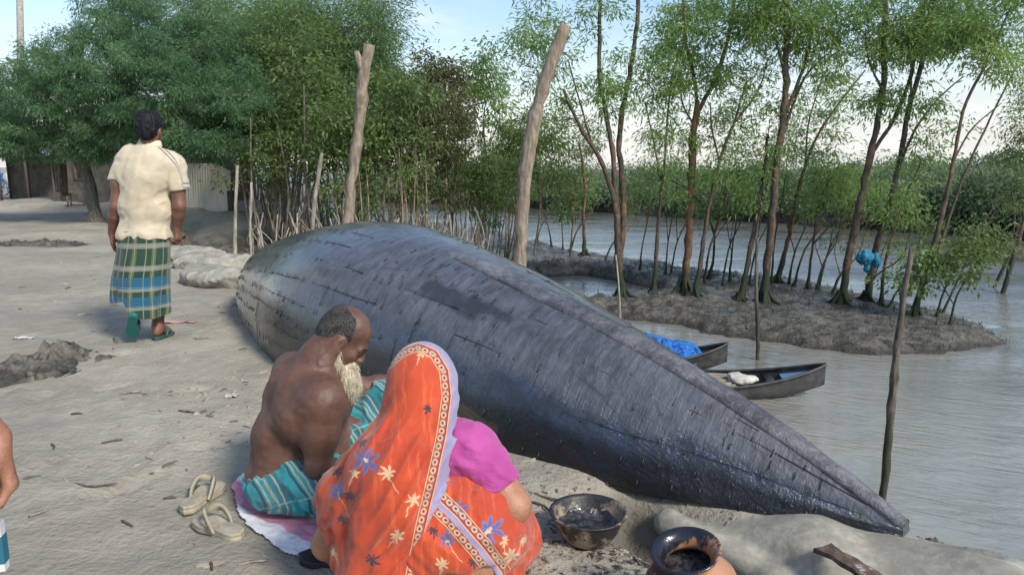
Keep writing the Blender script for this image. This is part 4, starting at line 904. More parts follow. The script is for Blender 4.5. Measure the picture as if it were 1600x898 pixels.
def sandal(parent, c, d, mat_sole, mat_strap, L=.265, up=(0, 0, 1), top=None, wide=.098, thick=.022, side=1, vamp=1.0):
    """c: middle of the sole's underside; d: toe direction; sole and thong strap as two parts"""
    d = nrm(d); u = nrm(np.asarray(up, float)-d*(np.asarray(up)@d)); l = np.cross(u, d); c = np.asarray(c, float)
    th = np.linspace(0, 2*np.pi, 49)[:-1]; x = np.cos(th)*L/2; s = x/L+.5
    hw = wide/2*(np.interp(s, [0, .06, .18, .45, .72, .9, 1], [.0, .52, .70, .66, 1.0, .78, .0])); y = np.sign(np.sin(th))*hw+.008*side*np.sin(s*3.1)
    rows = []
    for z, f in ((0, .93), (.004, .99), (thick*.45, 1.0), (thick*.52, .975), (thick*.6, 1.0), (thick-.003, 1.0), (thick, .97), (thick-.001, .90), (thick-.004, .6), (thick-.004, 0)):
        zz = z+.012*np.interp(s, [0, .3, .6, 1], [.9, .35, 0, .25])*(z > .01)
        rows.append(c+(x*f)[:, None]*d+(y*f)[:, None]*l+(zz)[:, None]*u)
    mb = MB(); X = np.stack(rows); grid(mb, X, wrap=True, flip=False); mb.add(X[0], np.arange(48)[None, ::-1]); part('sole', mb, mat_sole, parent, top=top)
    sb = MB(); toe = c+d*L*.30+u*thick
    for sg in (-1, 1):
        P = smooth_path([toe, toe-d*.02+u*.030*vamp+l*.004*sg, c+d*L*.13+l*sg*wide*.30+u*(thick+.040*vamp), c-d*L*.02+l*sg*wide*.40+u*(thick+.022), c-d*L*.09+l*sg*wide*.37+u*(thick*.7)], 22)
        T, A, B = frames(P); w = np.interp(np.linspace(0, 1, 22), [0, .15, .5, 1], [.005, .008, .013, .010])[:, None]
        n_ = np.cross(T, nrm(l*sg)[None]); n_ /= np.linalg.norm(n_, axis=1)[:, None]; b_ = np.cross(T, n_)
        ring = [P+n_*w+b_*.003, P-n_*w+b_*.003, P-n_*w-b_*.003, P+n_*w-b_*.003]; grid(sb, np.stack(ring, 1), wrap=True)
    tube(sb, [toe-u*.012, toe+u*.012], .005, 8, True); part('strap', sb, mat_strap, parent, top=top)

def cloth_noise(amp, sx, ax=(1, 0, 0), sd=0):
    ax = nrm(ax)
    return ax, amp, sx, sd
def folds(axis, wave, amp, seed, stretch=5.0, twist=0.0):
    """ridged cloth folds running along 'axis'"""
    a = nrm(axis); b = nrm(np.cross(a, [.31, .82, .47])); c = np.cross(a, b)
    def fn(x, y, z):
        u, v, w = x*a[0]+y*a[1]+z*a[2], x*b[0]+y*b[1]+z*b[2], x*c[0]+y*c[1]+z*c[2]
        n = vnoise(u/wave/stretch, v/wave, w/wave, seed); m = vnoise(u/wave/stretch*2+7, v/wave*2.1, w/wave*2.1, seed+5)
        return amp*((1-np.abs(n)*1.9)*-.75+m*.35)
    return fn
def ring_loft(mb, C, rx, ry, rot, hem, n=96, fold=0.0, seed=0, nf=9, rows=40):
    """skirt of ellipses between centres C with radii rx, ry; hem(theta) raises the lower edge; returns uv"""
    th = np.arange(n+1)/n*2*np.pi; u = np.linspace(0, 1, rows); P = []; UV = []
    C = np.asarray(C, float); k = np.linspace(0, 1, len(C))
    for a in u:
        lift = hem(th); b = a*(1-lift)
        c = np.stack([np.interp(b, k, C[:, i]) for i in range(3)], 1); x = np.interp(b, k, rx); y = np.interp(b, k, ry)
        f = 1+fold*(.25+a)*(np.sin(th*nf+3*vnoise(np.cos(th)*1.2, np.sin(th)*1.2, a*1.5, seed))*.6+vnoise(np.cos(th)*2.6, np.sin(th)*2.6, a*2.2, seed+3)*.9)
        p = np.stack([x*np.cos(th)*f, y*np.sin(th)*f, 0*th], 1)
        p[:, :2] = p[:, :2]@np.array([[math.cos(rot), math.sin(rot)], [-math.sin(rot), math.cos(rot)]]); P.append(c+p)
        UV.append(np.stack([th*.5*(np.mean(rx)+np.mean(ry)), -b*np.linalg.norm(C[-1]-C[0])], 1))
    P = np.array(P); UV = np.array(UV)
    ctr = P.mean(1, keepdims=True); In = ctr+(P-ctr)*.975; n0 = mb.n
    grid(mb, P, flip=True); grid(mb, In); m = n+1; i = np.arange(n); o = rows*m
    q = np.stack([(rows-1)*m+i, (rows-1)*m+i+1, o+(rows-1)*m+i+1, o+(rows-1)*m+i], -1); mb.F[4].append(q+n0); mb.M[4].append(np.zeros(n, np.int32))
    mb.uv = [UV.reshape(-1, 2), UV.reshape(-1, 2)]
    return mb

# ---- materials of the clothes
def weave(t, P, sc=420): return noise(t, P, sc, 2, .5)
def m_polo(t, put, b):
    P = coords(t, 'Object'); x, y, z = sep(t, P); n = noise(t, P, 4, 4)
    c = mixc(t, n.ss(.3, .7), (.45, .385, .275), (.53, .46, .345)); st = attr(t, 'stripe')
    c = mixc(t, (st-.5).abs().ss(.36, .30)*(st-.5).abs().ss(.10, .16)*attr(t, 'shoulder').ss(.4, .6), c, (.17, .17, .20)); put('Base Color', c)
    put('Normal', bump(t, noise(t, P, 14, 4)*1.5+weave(t, P)*.15, .35, .012))
def m_plaid(t, put, b):
    u, v, _ = sep(t, coords(t, 'UV')); P = coords(t, 'Object')
    def band(x, per, ph, w, e=.10): f = ((x+ph)/per).frac(); return (f-.5).abs().ss(w/per*.5*(1+e)+.004, w/per*.5*(1-e)-.004)
    c = mixc(t, noise(t, P, 5, 3).ss(.3, .7), (.006, .030, .021), (.012, .048, .032))
    olive = (.14, .15, .075)
    for ph, w in ((0.0, .030), (.052, .010)): c = mixc(t, band(u, .128, ph, w)*.55, c, olive)
    for ph, w in ((.02, .034),): c = mixc(t, band(v, .150, ph, w)*.75, c, (.17, .165, .12))
    blue = (v+.395).ss(-.004, .004)*(v+.305).ss(.004, -.004); blue = blue.max((v+.54).ss(-.004, .004)*(v+.455).ss(.004, -.004))
    c = mixc(t, blue*(1-band(u, .128, 0.0, .030)*.45), c, (.006, .085, .15))
    for ph, w in ((.02, .003), (.034, .0016), (.006, .0016)): c = mixc(t, band(v, .150, ph, w), c, (.42, .44, .42))
    for ph in (0.0, .052): c = mixc(t, band(u, .128, ph, .0035)*.6, c, (.30, .31, .22))
    put('Base Color', c); put('Normal', bump(t, weave(t, P, 300)+noise(t, P, 12, 3)*3, .35, .006))
def m_turq(t, put, b):
    P = coords(t, 'Object'); u, v = attr(t, 'pu'), attr(t, 'pv'); n = noise(t, P, 6, 4)
    w_ = noise(t, P, 7, 3)*.03
    def band(x, per, ph, w): f = ((x+ph)/per).frac(); return (f-.5).abs().ss(w/per*.5+.012, w/per*.5-.012)
    c = mixc(t, n.ss(.3, .7), (.012, .20, .24), (.025, .33, .36))
    c = mixc(t, band(v+w_, .16, .02, .045)*.55, c, (.05, .22, .26)); c = mixc(t, band(u+w_, .105, .0, .034)*.75, c, (.03, .10, .15))
    for ph in (.0, .024, .04): c = mixc(t, band(u+w_, .105, ph, .006)*.9, c, (.33, .34, .27))
    c = mixc(t, band(u+w_, .105, .052, .008)*.8, c, (.012, .03, .06)); c = mixc(t, band(v+w_, .16, .05, .006)*.6, c, (.28, .42, .40))
    put('Base Color', c); put('Normal', bump(t, noise(t, P, 26, 4)*2+weave(t, P, 300), .5, .008))
M_POLO = material('cream_polo_cotton', rough=.9, fn=m_polo, Sheen_Weight=.2)
M_PLAID = material('green_plaid_cotton', rough=.9, fn=m_plaid, Sheen_Weight=.2)
M_TURQ = material('turquoise_check_cotton', rough=.85, fn=m_turq, Sheen_Weight=.2)
M_TEAL = material('teal_rubber', (.012, .15, .135), .55); M_TEALSOLE = material('worn_teal_sole', (.035, .085, .075), .7)
def m_tan(t, put, b):
    P = coords(t, 'Object'); n = noise(t, P, 16, 5, .7); put('Base Color', mixc(t, n.ss(.38, .7), (.30, .27, .20), (.43, .39, .30))); put('Normal', bump(t, noise(t, P, 300, 2), .2, .002))
M_TAN = material('beige_rubber', rough=.75, fn=m_tan); M_BLACKRUB = material('black_rubber', (.02, .02, .022), .6)

def walking_man():
    d = 5.45; A = lambda x, y, q=0.0: at(x, y, d+q); base = on(240, 524, 0); base[2] = gz(base)
    root = thing('person', 'man in a cream polo shirt and green plaid lungi walking away up the path', 'person', base)
    lo, hi = A(150, 545)+[0, -.35, -.05], A(310, 165)+[0, .35, .08]; lo[2] = -.05
    S = Sdf(lo, hi, .0075); M = frame((-.06, 1, -.04), (0, 0, 1)); w = head(S, A(233, 204, .0), M)
    S.chain([A(233, 208, -.01), A(233, 240, 0)], [.058, .068], .04); S.chain([A(203, 250), A(263, 257)], [.066, .066], .05)
    S.ell(A(231, 285), (.172, .105, .18), .05); S.ell(A(227, 345), (.155, .10, .17), .05); S.ell(A(224, 375), (.17, .125, .12), .06)
    sl, sr = A(193, 250), A(273, 258); el, er = A(182, 322, -.02), A(280, 322, -.03); wl, wr = A(175, 364, .05), A(277, 355, .03)
    S.chain([sl, (sl+el)/2, el], [.064, .054, .044], .04); S.chain([el, el*.6+wl*.4, wl], [.044, .043, .029], .02)
    S.chain([sr+[-.02, 0, -.01], (sr+er)/2, er], [.056, .052, .044], .04); S.chain([er, er*.6+wr*.4, wr], [.044, .043, .029], .02)
    hand(S, wl, (-.06, .12, -1), (.85, .25, 0), (.2, 1, 0), (.22, .35, .25), .35); hand(S, wr, (.0, .10, -1), (-.9, .1, 0), (0, 1, 0), (.55, .7, .5), .5)
    # legs: right foot planted, left heel coming up behind
    hl, hr = A(211, 395), A(242, 395); kl, kr = A(206, 437, -.02), A(247, 450, .08); al, ar = A(212, 487, -.14), A(247, 512, .0)
    S.chain([hl, kl], [.088, .062], .04); S.chain([kl, kl*.55+al*.45, al], [.058, .054, .036], .03); S.chain([hr, kr], [.088, .062], .04); S.chain([kr, kr*.55+ar*.45, ar], [.058, .054, .036], .03)
    gd = on(246, 527, 0); ar2 = ar.copy(); ar2[2] = gz(gd)+.105
    S.cap(ar, ar2, .036, .038, .03); foot(S, ar2+[0, .01, 0], (.02, 1, 0)); dl = np.array([-.35, .55, -.80]); ul = np.array([-.15, .75, .62]); foot(S, al, dl, up=ul)
    part('body', sdf_mb(S), SK_MID, root)
    # hair
    S = Sdf(A(200, 235)+[0, -.2, 0], A(270, 165)+[0, .25, .05], .006); o = A(233, 204)
    S.ell(w(-.016, 0, .052), (.106, .087, .095), .02, M); S.ell(w(-.055, 0, -.01), (.060, .066, .070), .04, M); S.ell(w(.05, 0, .085), (.05, .065, .05), .04, M)
    S.cut(w(.07, 0, -.01), M@np.array([.75, 0, -.65]), .02); S.cut(w(0, 0, -.062), M@np.array([.25, 0, -1]), .015)
    for s in (-1, 1): S.ell(w(.0, .088*s, -.02), (.030, .028, .042), .01, M, sub=True)
    q = np.random.default_rng(8)
    S.warp(lambda x, y, z: .009*vnoise(x*60, y*60, z*22, 3)+.007*vnoise(x*130, y*140, z*50, 4)); part('hair', sdf_mb(S, 0), H_BLACK, root)
    # polo shirt
    S = Sdf(A(160, 385)+[0, -.3, 0], A(300, 205)+[0, .3, .02], .007)
    S.chain([A(206, 246), A(262, 254)], [.085, .083], .05); S.ell(A(232, 275), (.205, .135, .17), .07); S.ell(A(229, 325), (.195, .13, .19), .07); S.ell(A(226, 372), (.196, .138, .16), .06)
    S.chain([A(233, 236), A(233, 226)], [.080, .068], .04)
    cl, cr = A(186, 281, -.01), A(281, 297, -.01)
    S2 = Sdf(A(160, 385)+[0, -.3, 0], A(300, 205)+[0, .3, .02], .007); S2.chain([A(200, 254), cl+(cl-A(200, 254))*.5], [.080, .066], .04); S2.cut(cl, (-.10, 0, -1), .004)
    S3 = Sdf(A(160, 385)+[0, -.3, 0], A(300, 205)+[0, .3, .02], .007); S3.chain([A(270, 259), cr+(cr-A(270, 259))*.5], [.082, .066], .04); S3.cut(cr, (.10, 0, -1), .004)
    S.cut(A(226, 371), (.02, 0, -1), .006); S.merge(S2, .03).merge(S3, .03); S.cut(A(233, 222), (0, .25, 1), .006)
    S.warp(folds((.25, 0, .96), .075, .012, 5, 2.6)); S.warp(folds((.9, 0, .3), .06, .009, 9, 2.5))
    mb = sdf_mb(S); V = mb.pts; uv, _ = px_of(V); r1 = np.clip((V[:, 0]-A(249, 230)[0])/(A(286, 292)[0]-A(249, 230)[0]), -.5, 1.6)
    yc = np.interp(uv[:, 0], [246, 262, 274, 281, 286], [225, 240, 253, 268, 290]); dist = (uv[:, 1]-yc)*.004*.72
    sh = part('shirt', mb, M_POLO, root, attrs={'stripe': np.clip(dist/.042+.5, 0, 1), 'shoulder': sst(243, 249, uv[:, 0])})
    cb = MB(); cc = A(233, 222.5); th = np.linspace(0, 2*np.pi, 49)[:-1]
    rows = [cc+np.stack([r_*np.cos(th)*1.05, r_*np.sin(th)+.01, z+.018*np.sin(th)*-1*0], 1) for r_, z in ((.070, -.035), (.068, .006), (.064, .014), (.071, .010), (.080, -.026), (.074, -.036))]
    grid(cb, np.stack(rows), wrap=True); part('collar', cb, material('cream_collar', (.66, .58, .44), .9), sh, top=root)
    # lungi
    mb = MB(); C_ = [A(226, 360), A(225, 396, -.01), A(222, 432, -.02), A(222, 463, -.04), A(223, 492, -.05)]
    def hem(th): return .20*sst(.10, -.30, np.cos(th))+.03*np.sin(th*3+1)
    ring_loft(mb, C_, [.176, .190, .200, .197, .192], [.135, .15, .175, .175, .170], .0, hem, 140, .075, 4, 6, 64)
    part('lungi', mb, M_PLAID, root)
    # sandals on his feet
    c = ar2+[.01, .055, -.103]; c[2] = gz(c)+.002
    s1 = bpy.data.objects.new('sandal', None); COL.objects.link(s1); s1.parent = root; sandal(s1, c, (.02, 1, 0), M_TEALSOLE, M_TEAL, .27, top=root)
    dn = nrm(dl); un = nrm(ul-dn*(ul@dn)); s2 = bpy.data.objects.new('sandal', None); COL.objects.link(s2); s2.parent = root
    sandal(s2, al+dn*.055-un*.103, dn, M_TEAL, M_TEAL, .27, up=un, top=root)

def seated_man():
    base = on(470, 785, 0.0); root = thing('person', 'bare-chested old man with a long white beard sitting beside the boat', 'person', base)
    lo = np.array([-1.15, 2.25, -.03]); hi = np.array([-.20, 3.45, .92]); S = Sdf(lo, hi, .0055)
    A = at
    M = frame((.72, .12, -.68), (.66, .13, .74)); o = at(535, 530, 2.80); w = head(S, o, M)
    pel = at(452, 742, 2.74); sp = at(447, 680, 2.74); ch = at(474, 622, 2.76); nb = at(497, 568, 2.77)
    S.ell(pel, (.16, .15, .11), .06); S.cap(pel, sp, .120, .110, .08); S.cap(sp, ch, .110, .122, .08)
    fr, lf = nrm([.80, .60, 0]), nrm([-.60, .80, 0])
    rs, ls = ch-lf*.165+[-.0, -.0, .048], ch+lf*.165+[.02, .02, .06]
    S.cap(rs, ls, .078, .078, .09); S.ell(ch+fr*.06+[0, 0, -.02], (.14, .14, .13), .07); S.ell(sp+fr*.09+[0, 0, -.02], (.12, .12, .12), .07)
    S.chain([nb, w(-.03, 0, -.03)], [.072, .060], .05); S.cap(ch+[0, 0, .06], nb+[.0, 0, .0], .10, .070, .08)
    for s, sh in ((-1, rs), (1, ls)): S.ell(sh-fr*.07+[0, 0, -.09]-lf*s*.05, (.075, .07, .09), .06)       # shoulder blades
    # near arm down to the elbow, forearm forward
    e1 = at(497, 728, 2.58); w1 = at(570, 750, 2.66); up = rs+[.02, -.02, -.02]
    S.ell(up, (.075, .072, .082), .05); S.chain([up, up*.5+e1*.5, e1], [.068, .062, .046], .04); S.chain([e1, e1*.65+w1*.35, w1], [.046, .045, .029], .02)
    hand(S, w1, w1-e1, (-.2, .5, -.8), (0, .8, .4), (.5, .6, .4), .5)
    # far arm reaching to the hull
    e2 = at(572, 606, 3.02); w2 = at(617, 594, 3.06); S.ell(ls, (.070, .07, .075), .05); S.chain([ls, ls*.5+e2*.5, e2], [.064, .056, .044], .04); S.chain([e2, e2*.6+w2*.4, w2], [.044, .043, .029], .02)
    hand(S, w2, (.75, .55, .25), (.3, .3, -.9), (-.2, .4, .9), (.35, .4, .3), .4)
    # folded legs and bare feet
    k1 = at(575, 768, 2.62); k2 = at(606, 640, 3.0); f1 = at(560, 745, 2.95); f2 = at(640, 735, 3.1)
    f1[2] = .09; f2[2] = .10
    S.chain([pel, k1], [.10, .072], .05); S.chain([k1, f1], [.062, .04], .03); S.chain([pel, k2], [.10, .070], .05); S.chain([k2, f2], [.060, .04], .03)
    foot(S, f1+[0, 0, .01], (.2, .9, 0)); foot(S, f2, (.85, .5, 0))
    sp_ = np.stack([at(452, 735, 2.6)[:2], nb[:2]])
    spine = np.array([pel, sp, ch, nb])-fr*.10
    def muscle(x, y, z):
        zz = np.clip(z, spine[0, 2], spine[-1, 2]); sx = np.interp(zz, spine[:, 2], spine[:, 0]); sy = np.interp(zz, spine[:, 2], spine[:, 1]); l_ = (x-sx)*lf[0]+(y-sy)*lf[1]; b_ = (x-sx)*fr[0]+(y-sy)*fr[1]
        back = sst(.06, -.02, b_)*sst(.62, .5, z); g = .0055*np.exp(-(l_/.020)**2)-.0035*np.exp(-((np.abs(l_)-.045)/.025)**2); ribs = .0010*np.sin(z*150+np.abs(l_)*60)*sst(.03, .07, np.abs(l_))*sst(.2, .3, z)
        return back*(g+ribs*.7)+.0025*vnoise(x*18, y*18, z*18, 2)+.001*vnoise(x*60, y*60, z*60, 7)
    S.warp(muscle)
    part('body', sdf_mb(S), SK_DARK, root)
    # cropped hair round a balding crown
    S = Sdf(o-.2, o+.2, .003); S.ell(w(-.014, 0, .045), (.1015, .0805, .0915), .01, M); S.ell(w(-.052, 0, -.005), (.058, .066, .062), .03, M)
    S.cut(w(.035, 0, .0), M@np.array([.93, 0, .38]), .012); S.cut(w(-.01, 0, -.040), M@np.array([.45, 0, -1]), .01); S.ell(w(.040, 0, .130), (.115, .066, .068), .02, M, sub=True)
    for s in (-1, 1): S.ell(w(.004, .086*s, -.012), (.026, .022, .040), .008, M, sub=True)
    S.warp(lambda x, y, z: .0016*vnoise(x*190, y*190, z*190, 3)+.0012*vnoise(x*340, y*340, z*340, 4)); part('hair', sdf_mb(S, 0), H_GREY, root)
    # beard and moustache of many tapering locks over a full core
    rng = np.random.default_rng(6); bb = MB(); dn = np.array([-.04, .0, -1.0])
    S = Sdf(o+[-.15, -.2, -.30], o+[.2, .2, .05], .004)
    ctr = [w(.050, 0, -.090)*.6+at(546, 578, 2.80)*.4, at(537, 595, 2.79), at(527, 612, 2.77)]
    S.chain(ctr, [.054, .050, .027], .03)
    for s in (-1, 1): S.chain([w(.012, .066*s, -.030), w(.030, .056*s, -.075), ctr[0]+M@np.array([-.02, .03*s, 0])], [.011, .024, .032], .02); S.chain([w(.100, .004*s, -.044), w(.088, .030*s, -.062), w(.065, .042*s, -.090)], [.006, .009, .012], .01)
    S.warp(lambda x, y, z: .0028*vnoise(x*110, y*110, z*20, 3)+.0016*vnoise(x*240, y*240, z*55, 4)); core = sdf_mb(S, 0)
    V = core.pts; pick = rng.integers(0, len(V), 4200)
    for i in pick:
        p = V[i]; out = nrm(p-(ctr[1]*.6+ctr[0]*.4)); l = .016+.030*rng.random(); e = p+out*.005+(dn*.9+out*.22+rng.normal(size=3)*.13)*l
        tube(core, smooth_path([p-out*.004, (p+e)/2+out*.004+rng.normal(size=3)*.003, e], 4), [.0009, .0008, .0006, .0002], 3)
    part('beard', core, H_WHITE, root)
    for s in (-1, 1):
        eb = MB(); r2 = np.random.default_rng(s+5)
        for q in range(34):
            f = r2.random(); p = w(.094-.018*f*f, (.012+.040*f)*s, .026+.006*math.sin(f*3)+.003*r2.normal()); e = p+M@np.array([.004, .008*s, .003])*(.7+.6*r2.random()); tube(eb, [p, e], [.0011, .0004], 3)
        part('eyebrow', eb, H_GREY, root)
    # lungi: bunched round the hips, drawn over the raised knee
    S = Sdf(lo, hi, .0055)
    S.ell(pel+[-.005, 0, -.012], (.158, .165, .115), .05); S.ell(at(447, 757, 2.72), (.10, .12, .08), .05); S.chain([at(448, 768, 2.68), at(500, 762, 2.62), at(575, 770, 2.64)], [.066, .085, .085], .05)
    S.chain([at(475, 740, 2.66), at(520, 755, 2.62)], [.085, .09], .05); S.chain([at(512, 720, 2.86), k2+[0, 0, .03]], [.10, .088], .06); S.chain([k2+[0, 0, .03], at(640, 700, 3.1)], [.088, .10], .06)
    S.chain([at(560, 690, 2.95), at(600, 740, 2.95)], [.09, .12], .08)
    S.cut(at(452, 700, 2.74)+[0, 0, .0], nrm([-.10, -.15, 1]), .012, (lo, np.array([at(508, 600, 2.7)[0], 3.0, .9])))
    S.cut([0, 0, -.005], (0, 0, -1), .003)
    S.warp(folds((.75, .25, -.55), .055, .016, 12, 4.0)); S.warp(folds((.2, .5, .8), .035, .006, 15, 3.0))
    wb = smooth_path([at(398, 690, 2.76), at(420, 703, 2.62), at(462, 708, 2.58)], 12)
    mb = sdf_mb(S); V = mb.pts; part('lungi', mb, M_TURQ, root, attrs={'pu': V[:, 0]*.75+V[:, 1]*.75+V[:, 2]*.25, 'pv': V[:, 2]*.9-V[:, 0]*.30+V[:, 1]*.2})

# ---- the woman in the orange sari
ORIG = (588., 898.)
def sari_uv(V):                    # print coordinates of the cloth: across her back and up, in metres
    return np.stack([V[:, 0]+(V[:, 1]-2)*.124, V[:, 2]+(V[:, 1]-2)*.38], 1)
def suv(px, py, d): return sari_uv(at(px, py, d)[None])[0]
def motif(t, u, v, c, r, n, rot=0.0, depth=.5, sharp=1.0):
    dx, dy = u-float(c[0]), v-float(c[1]); rr = (dx*dx+dy*dy).sqrt(); an = dy.atan2(dx)+rot
    k = 1.0-((an*(n/6.28318)).frac()-.5).abs()*2.0; k = k.pow(.95)*(1.0+(an*1.0+rot*3).cos()*.36)
    return (k*depth+(1-depth))*r-rr
def m_sari(t, put, b):
    u, v = attr(t, 'pu'), attr(t, 'pv'); bd, bl = attr(t, 'border'), attr(t, 'along'); P = coords(t, 'Object')
    wob = (noise(t, P, 26, 4)-.5)*.030; wob2 = (noise(t, vscale(t, P, (1.3, 1.1, .8)), 31, 4)-.5)*.030; u, v = u+wob, v+wob2
    n = noise(t, P, 5, 4); c = mixc(t, n.ss(.3, .7), (.36, .034, .009), (.50, .062, .014))
    c = mixc(t, noise(t, comb(t, u*55, v*4), 1, 2).ss(.52, .66)*.28, c, (.74, .16, .05))
    PURP, BEIGE, DARK, PINK = (.135, .125, .28), (.52, .36, .21), (.055, .026, .045), (.72, .22, .10)
    def put_m(c, m, col, e=.002): return mixc(t, m.ss(-e, e), c, col)
    for x, y, d, r, nn, rot, col in [(573, 715, 1.93, .054, 7, .3, PURP), (533, 765, 2.0, .040, 6, 1.0, PURP), (608, 738, 1.90, .030, 7, .9, BEIGE), (645, 778, 1.88, .027, 6, .2, BEIGE), (553, 770, 1.95, .026, 8, .5, DARK), (538, 808, 1.95, .022, 8, .5, DARK), (582, 868, 1.88, .026, 7, .1, DARK),
                                     (558, 735, 1.95, .020, 6, .4, BEIGE), (660, 552, 2.05, .022, 7, .2, BEIGE), (527, 735, 2.0, .024, 7, .1, DARK), (668, 640, 1.98, .018, 6, .4, DARK), (565, 690, 1.97, .018, 7, .2, DARK), (620, 830, 1.88, .024, 7, .2, BEIGE), (525, 860, 1.98, .020, 7, .9, BEIGE),
                                     (715, 790, 2.0, .040, 6, .3, PURP), (700, 835, 1.95, .034, 6, .9, PURP), (757, 815, 2.05, .050, 7, .0, PURP), (790, 855, 2.05, .038, 7, .5, BEIGE), (765, 860, 2.02, .030, 6, .2, BEIGE), (735, 865, 1.98, .026, 8, .3, DARK), (690, 870, 1.93, .024, 7, .6, BEIGE), (808, 835, 2.1, .022, 7, .2, BEIGE), (780, 830, 2.07, .022, 7, .6, BEIGE), (675, 825, 1.93, .022, 8, .3, DARK)]:
        r *= .86; s = suv(x, y, d); m = motif(t, u, v, s, r, nn, rot, .66); c = put_m(c, m*.86-(noise(t, P, 90, 3, .6)-.35)*r*.26, col)
        if col == BEIGE or r > .027: sx = (u-float(s[0])-(v-float(s[1]))*(.5*math.sin(rot*5))-((v-float(s[1]))*60).sin()*.002).abs(); sy = (v-float(s[1])+r*1.1).abs(); c = mixc(t, sx.ss(.0026, .0012)*sy.ss(r*1.15, r*.95)*.8, c, BEIGE if r < .035 else DARK)
        if col == PURP: c = put_m(c, motif(t, u, v, s, r*.72, nn, rot, .93), (.09, .09, .23), .003); c = put_m(c, motif(t, u, v, s+np.array([-.002, -.004]), r*.22, 5, 0, .4), BEIGE)
    # border: purple edge, thin lines, row of beige rings, dark ground
    e = .0012; bq = bd*1.28
    c = mixc(t, bq.ss(.066, .063)*.55, c, (.30, .045, .02))
    f = ((bl/.024).frac()-.5)*.024; rr = (f*f+(bq-.045)*(bq-.045)).sqrt()
    c = mixc(t, (rr-.0075).abs().ss(.0035, .0022), c, (.40, .33, .24)); c = mixc(t, rr.ss(.0036, .0028), c, DARK)
    c = mixc(t, (bq-.060).abs().ss(.0022, .0012), c, BEIGE); c = mixc(t, (bq-.030).abs().ss(.0022, .0012), c, (.06, .03, .06)); c = mixc(t, (bq-.0255).abs().ss(.0028, .0016), c, (.72, .30, .14))
    c = mixc(t, bq.ss(.0235, .022), c, mixc(t, n.ss(.3, .7), (.20, .185, .33), (.31, .29, .43)))
    put('Base Color', c); put('Normal', bump(t, noise(t, P, 30, 4)*1.2+weave(t, P, 380)*.5+noise(t, comb(t, u*80, v*6), 1, 2)*.5, .4, .006))
M_SARI = material('orange_printed_sari', rough=.8, fn=m_sari, Sheen_Weight=.25)
def m_blouse(t, put, b):
    P = coords(t, 'Object'); put('Base Color', mixc(t, noise(t, P, 6, 4).ss(.3, .7), (.30, .035, .19), (.46, .075, .30))); put('Normal', bump(t, noise(t, vscale(t, P, (1, 1, 3)), 26, 4)*1.6+weave(t, P, 420)*.3, .45, .008))
M_BLOUSE = material('magenta_blouse', rough=.82, fn=m_blouse, Sheen_Weight=.2)
def poly_dist(q, pts):
    d = np.full(len(q), 9.0); sg = np.zeros(len(q)); al = np.zeros(len(q)); acc = 0
    for a, b_ in zip(pts[:-1], pts[1:]):
        e = b_-a; L = np.linalg.norm(e); t_ = np.clip(((q-a)@e)/(L*L), 0, 1); v = q-a-t_[:, None]*e; dd = np.linalg.norm(v, axis=1); m = dd < d
        d[m] = dd[m]; sg[m] = np.sign(e[0]*v[m, 1]-e[1]*v[m, 0]); al[m] = acc+t_[m]*L; acc += L
    return d, sg, al
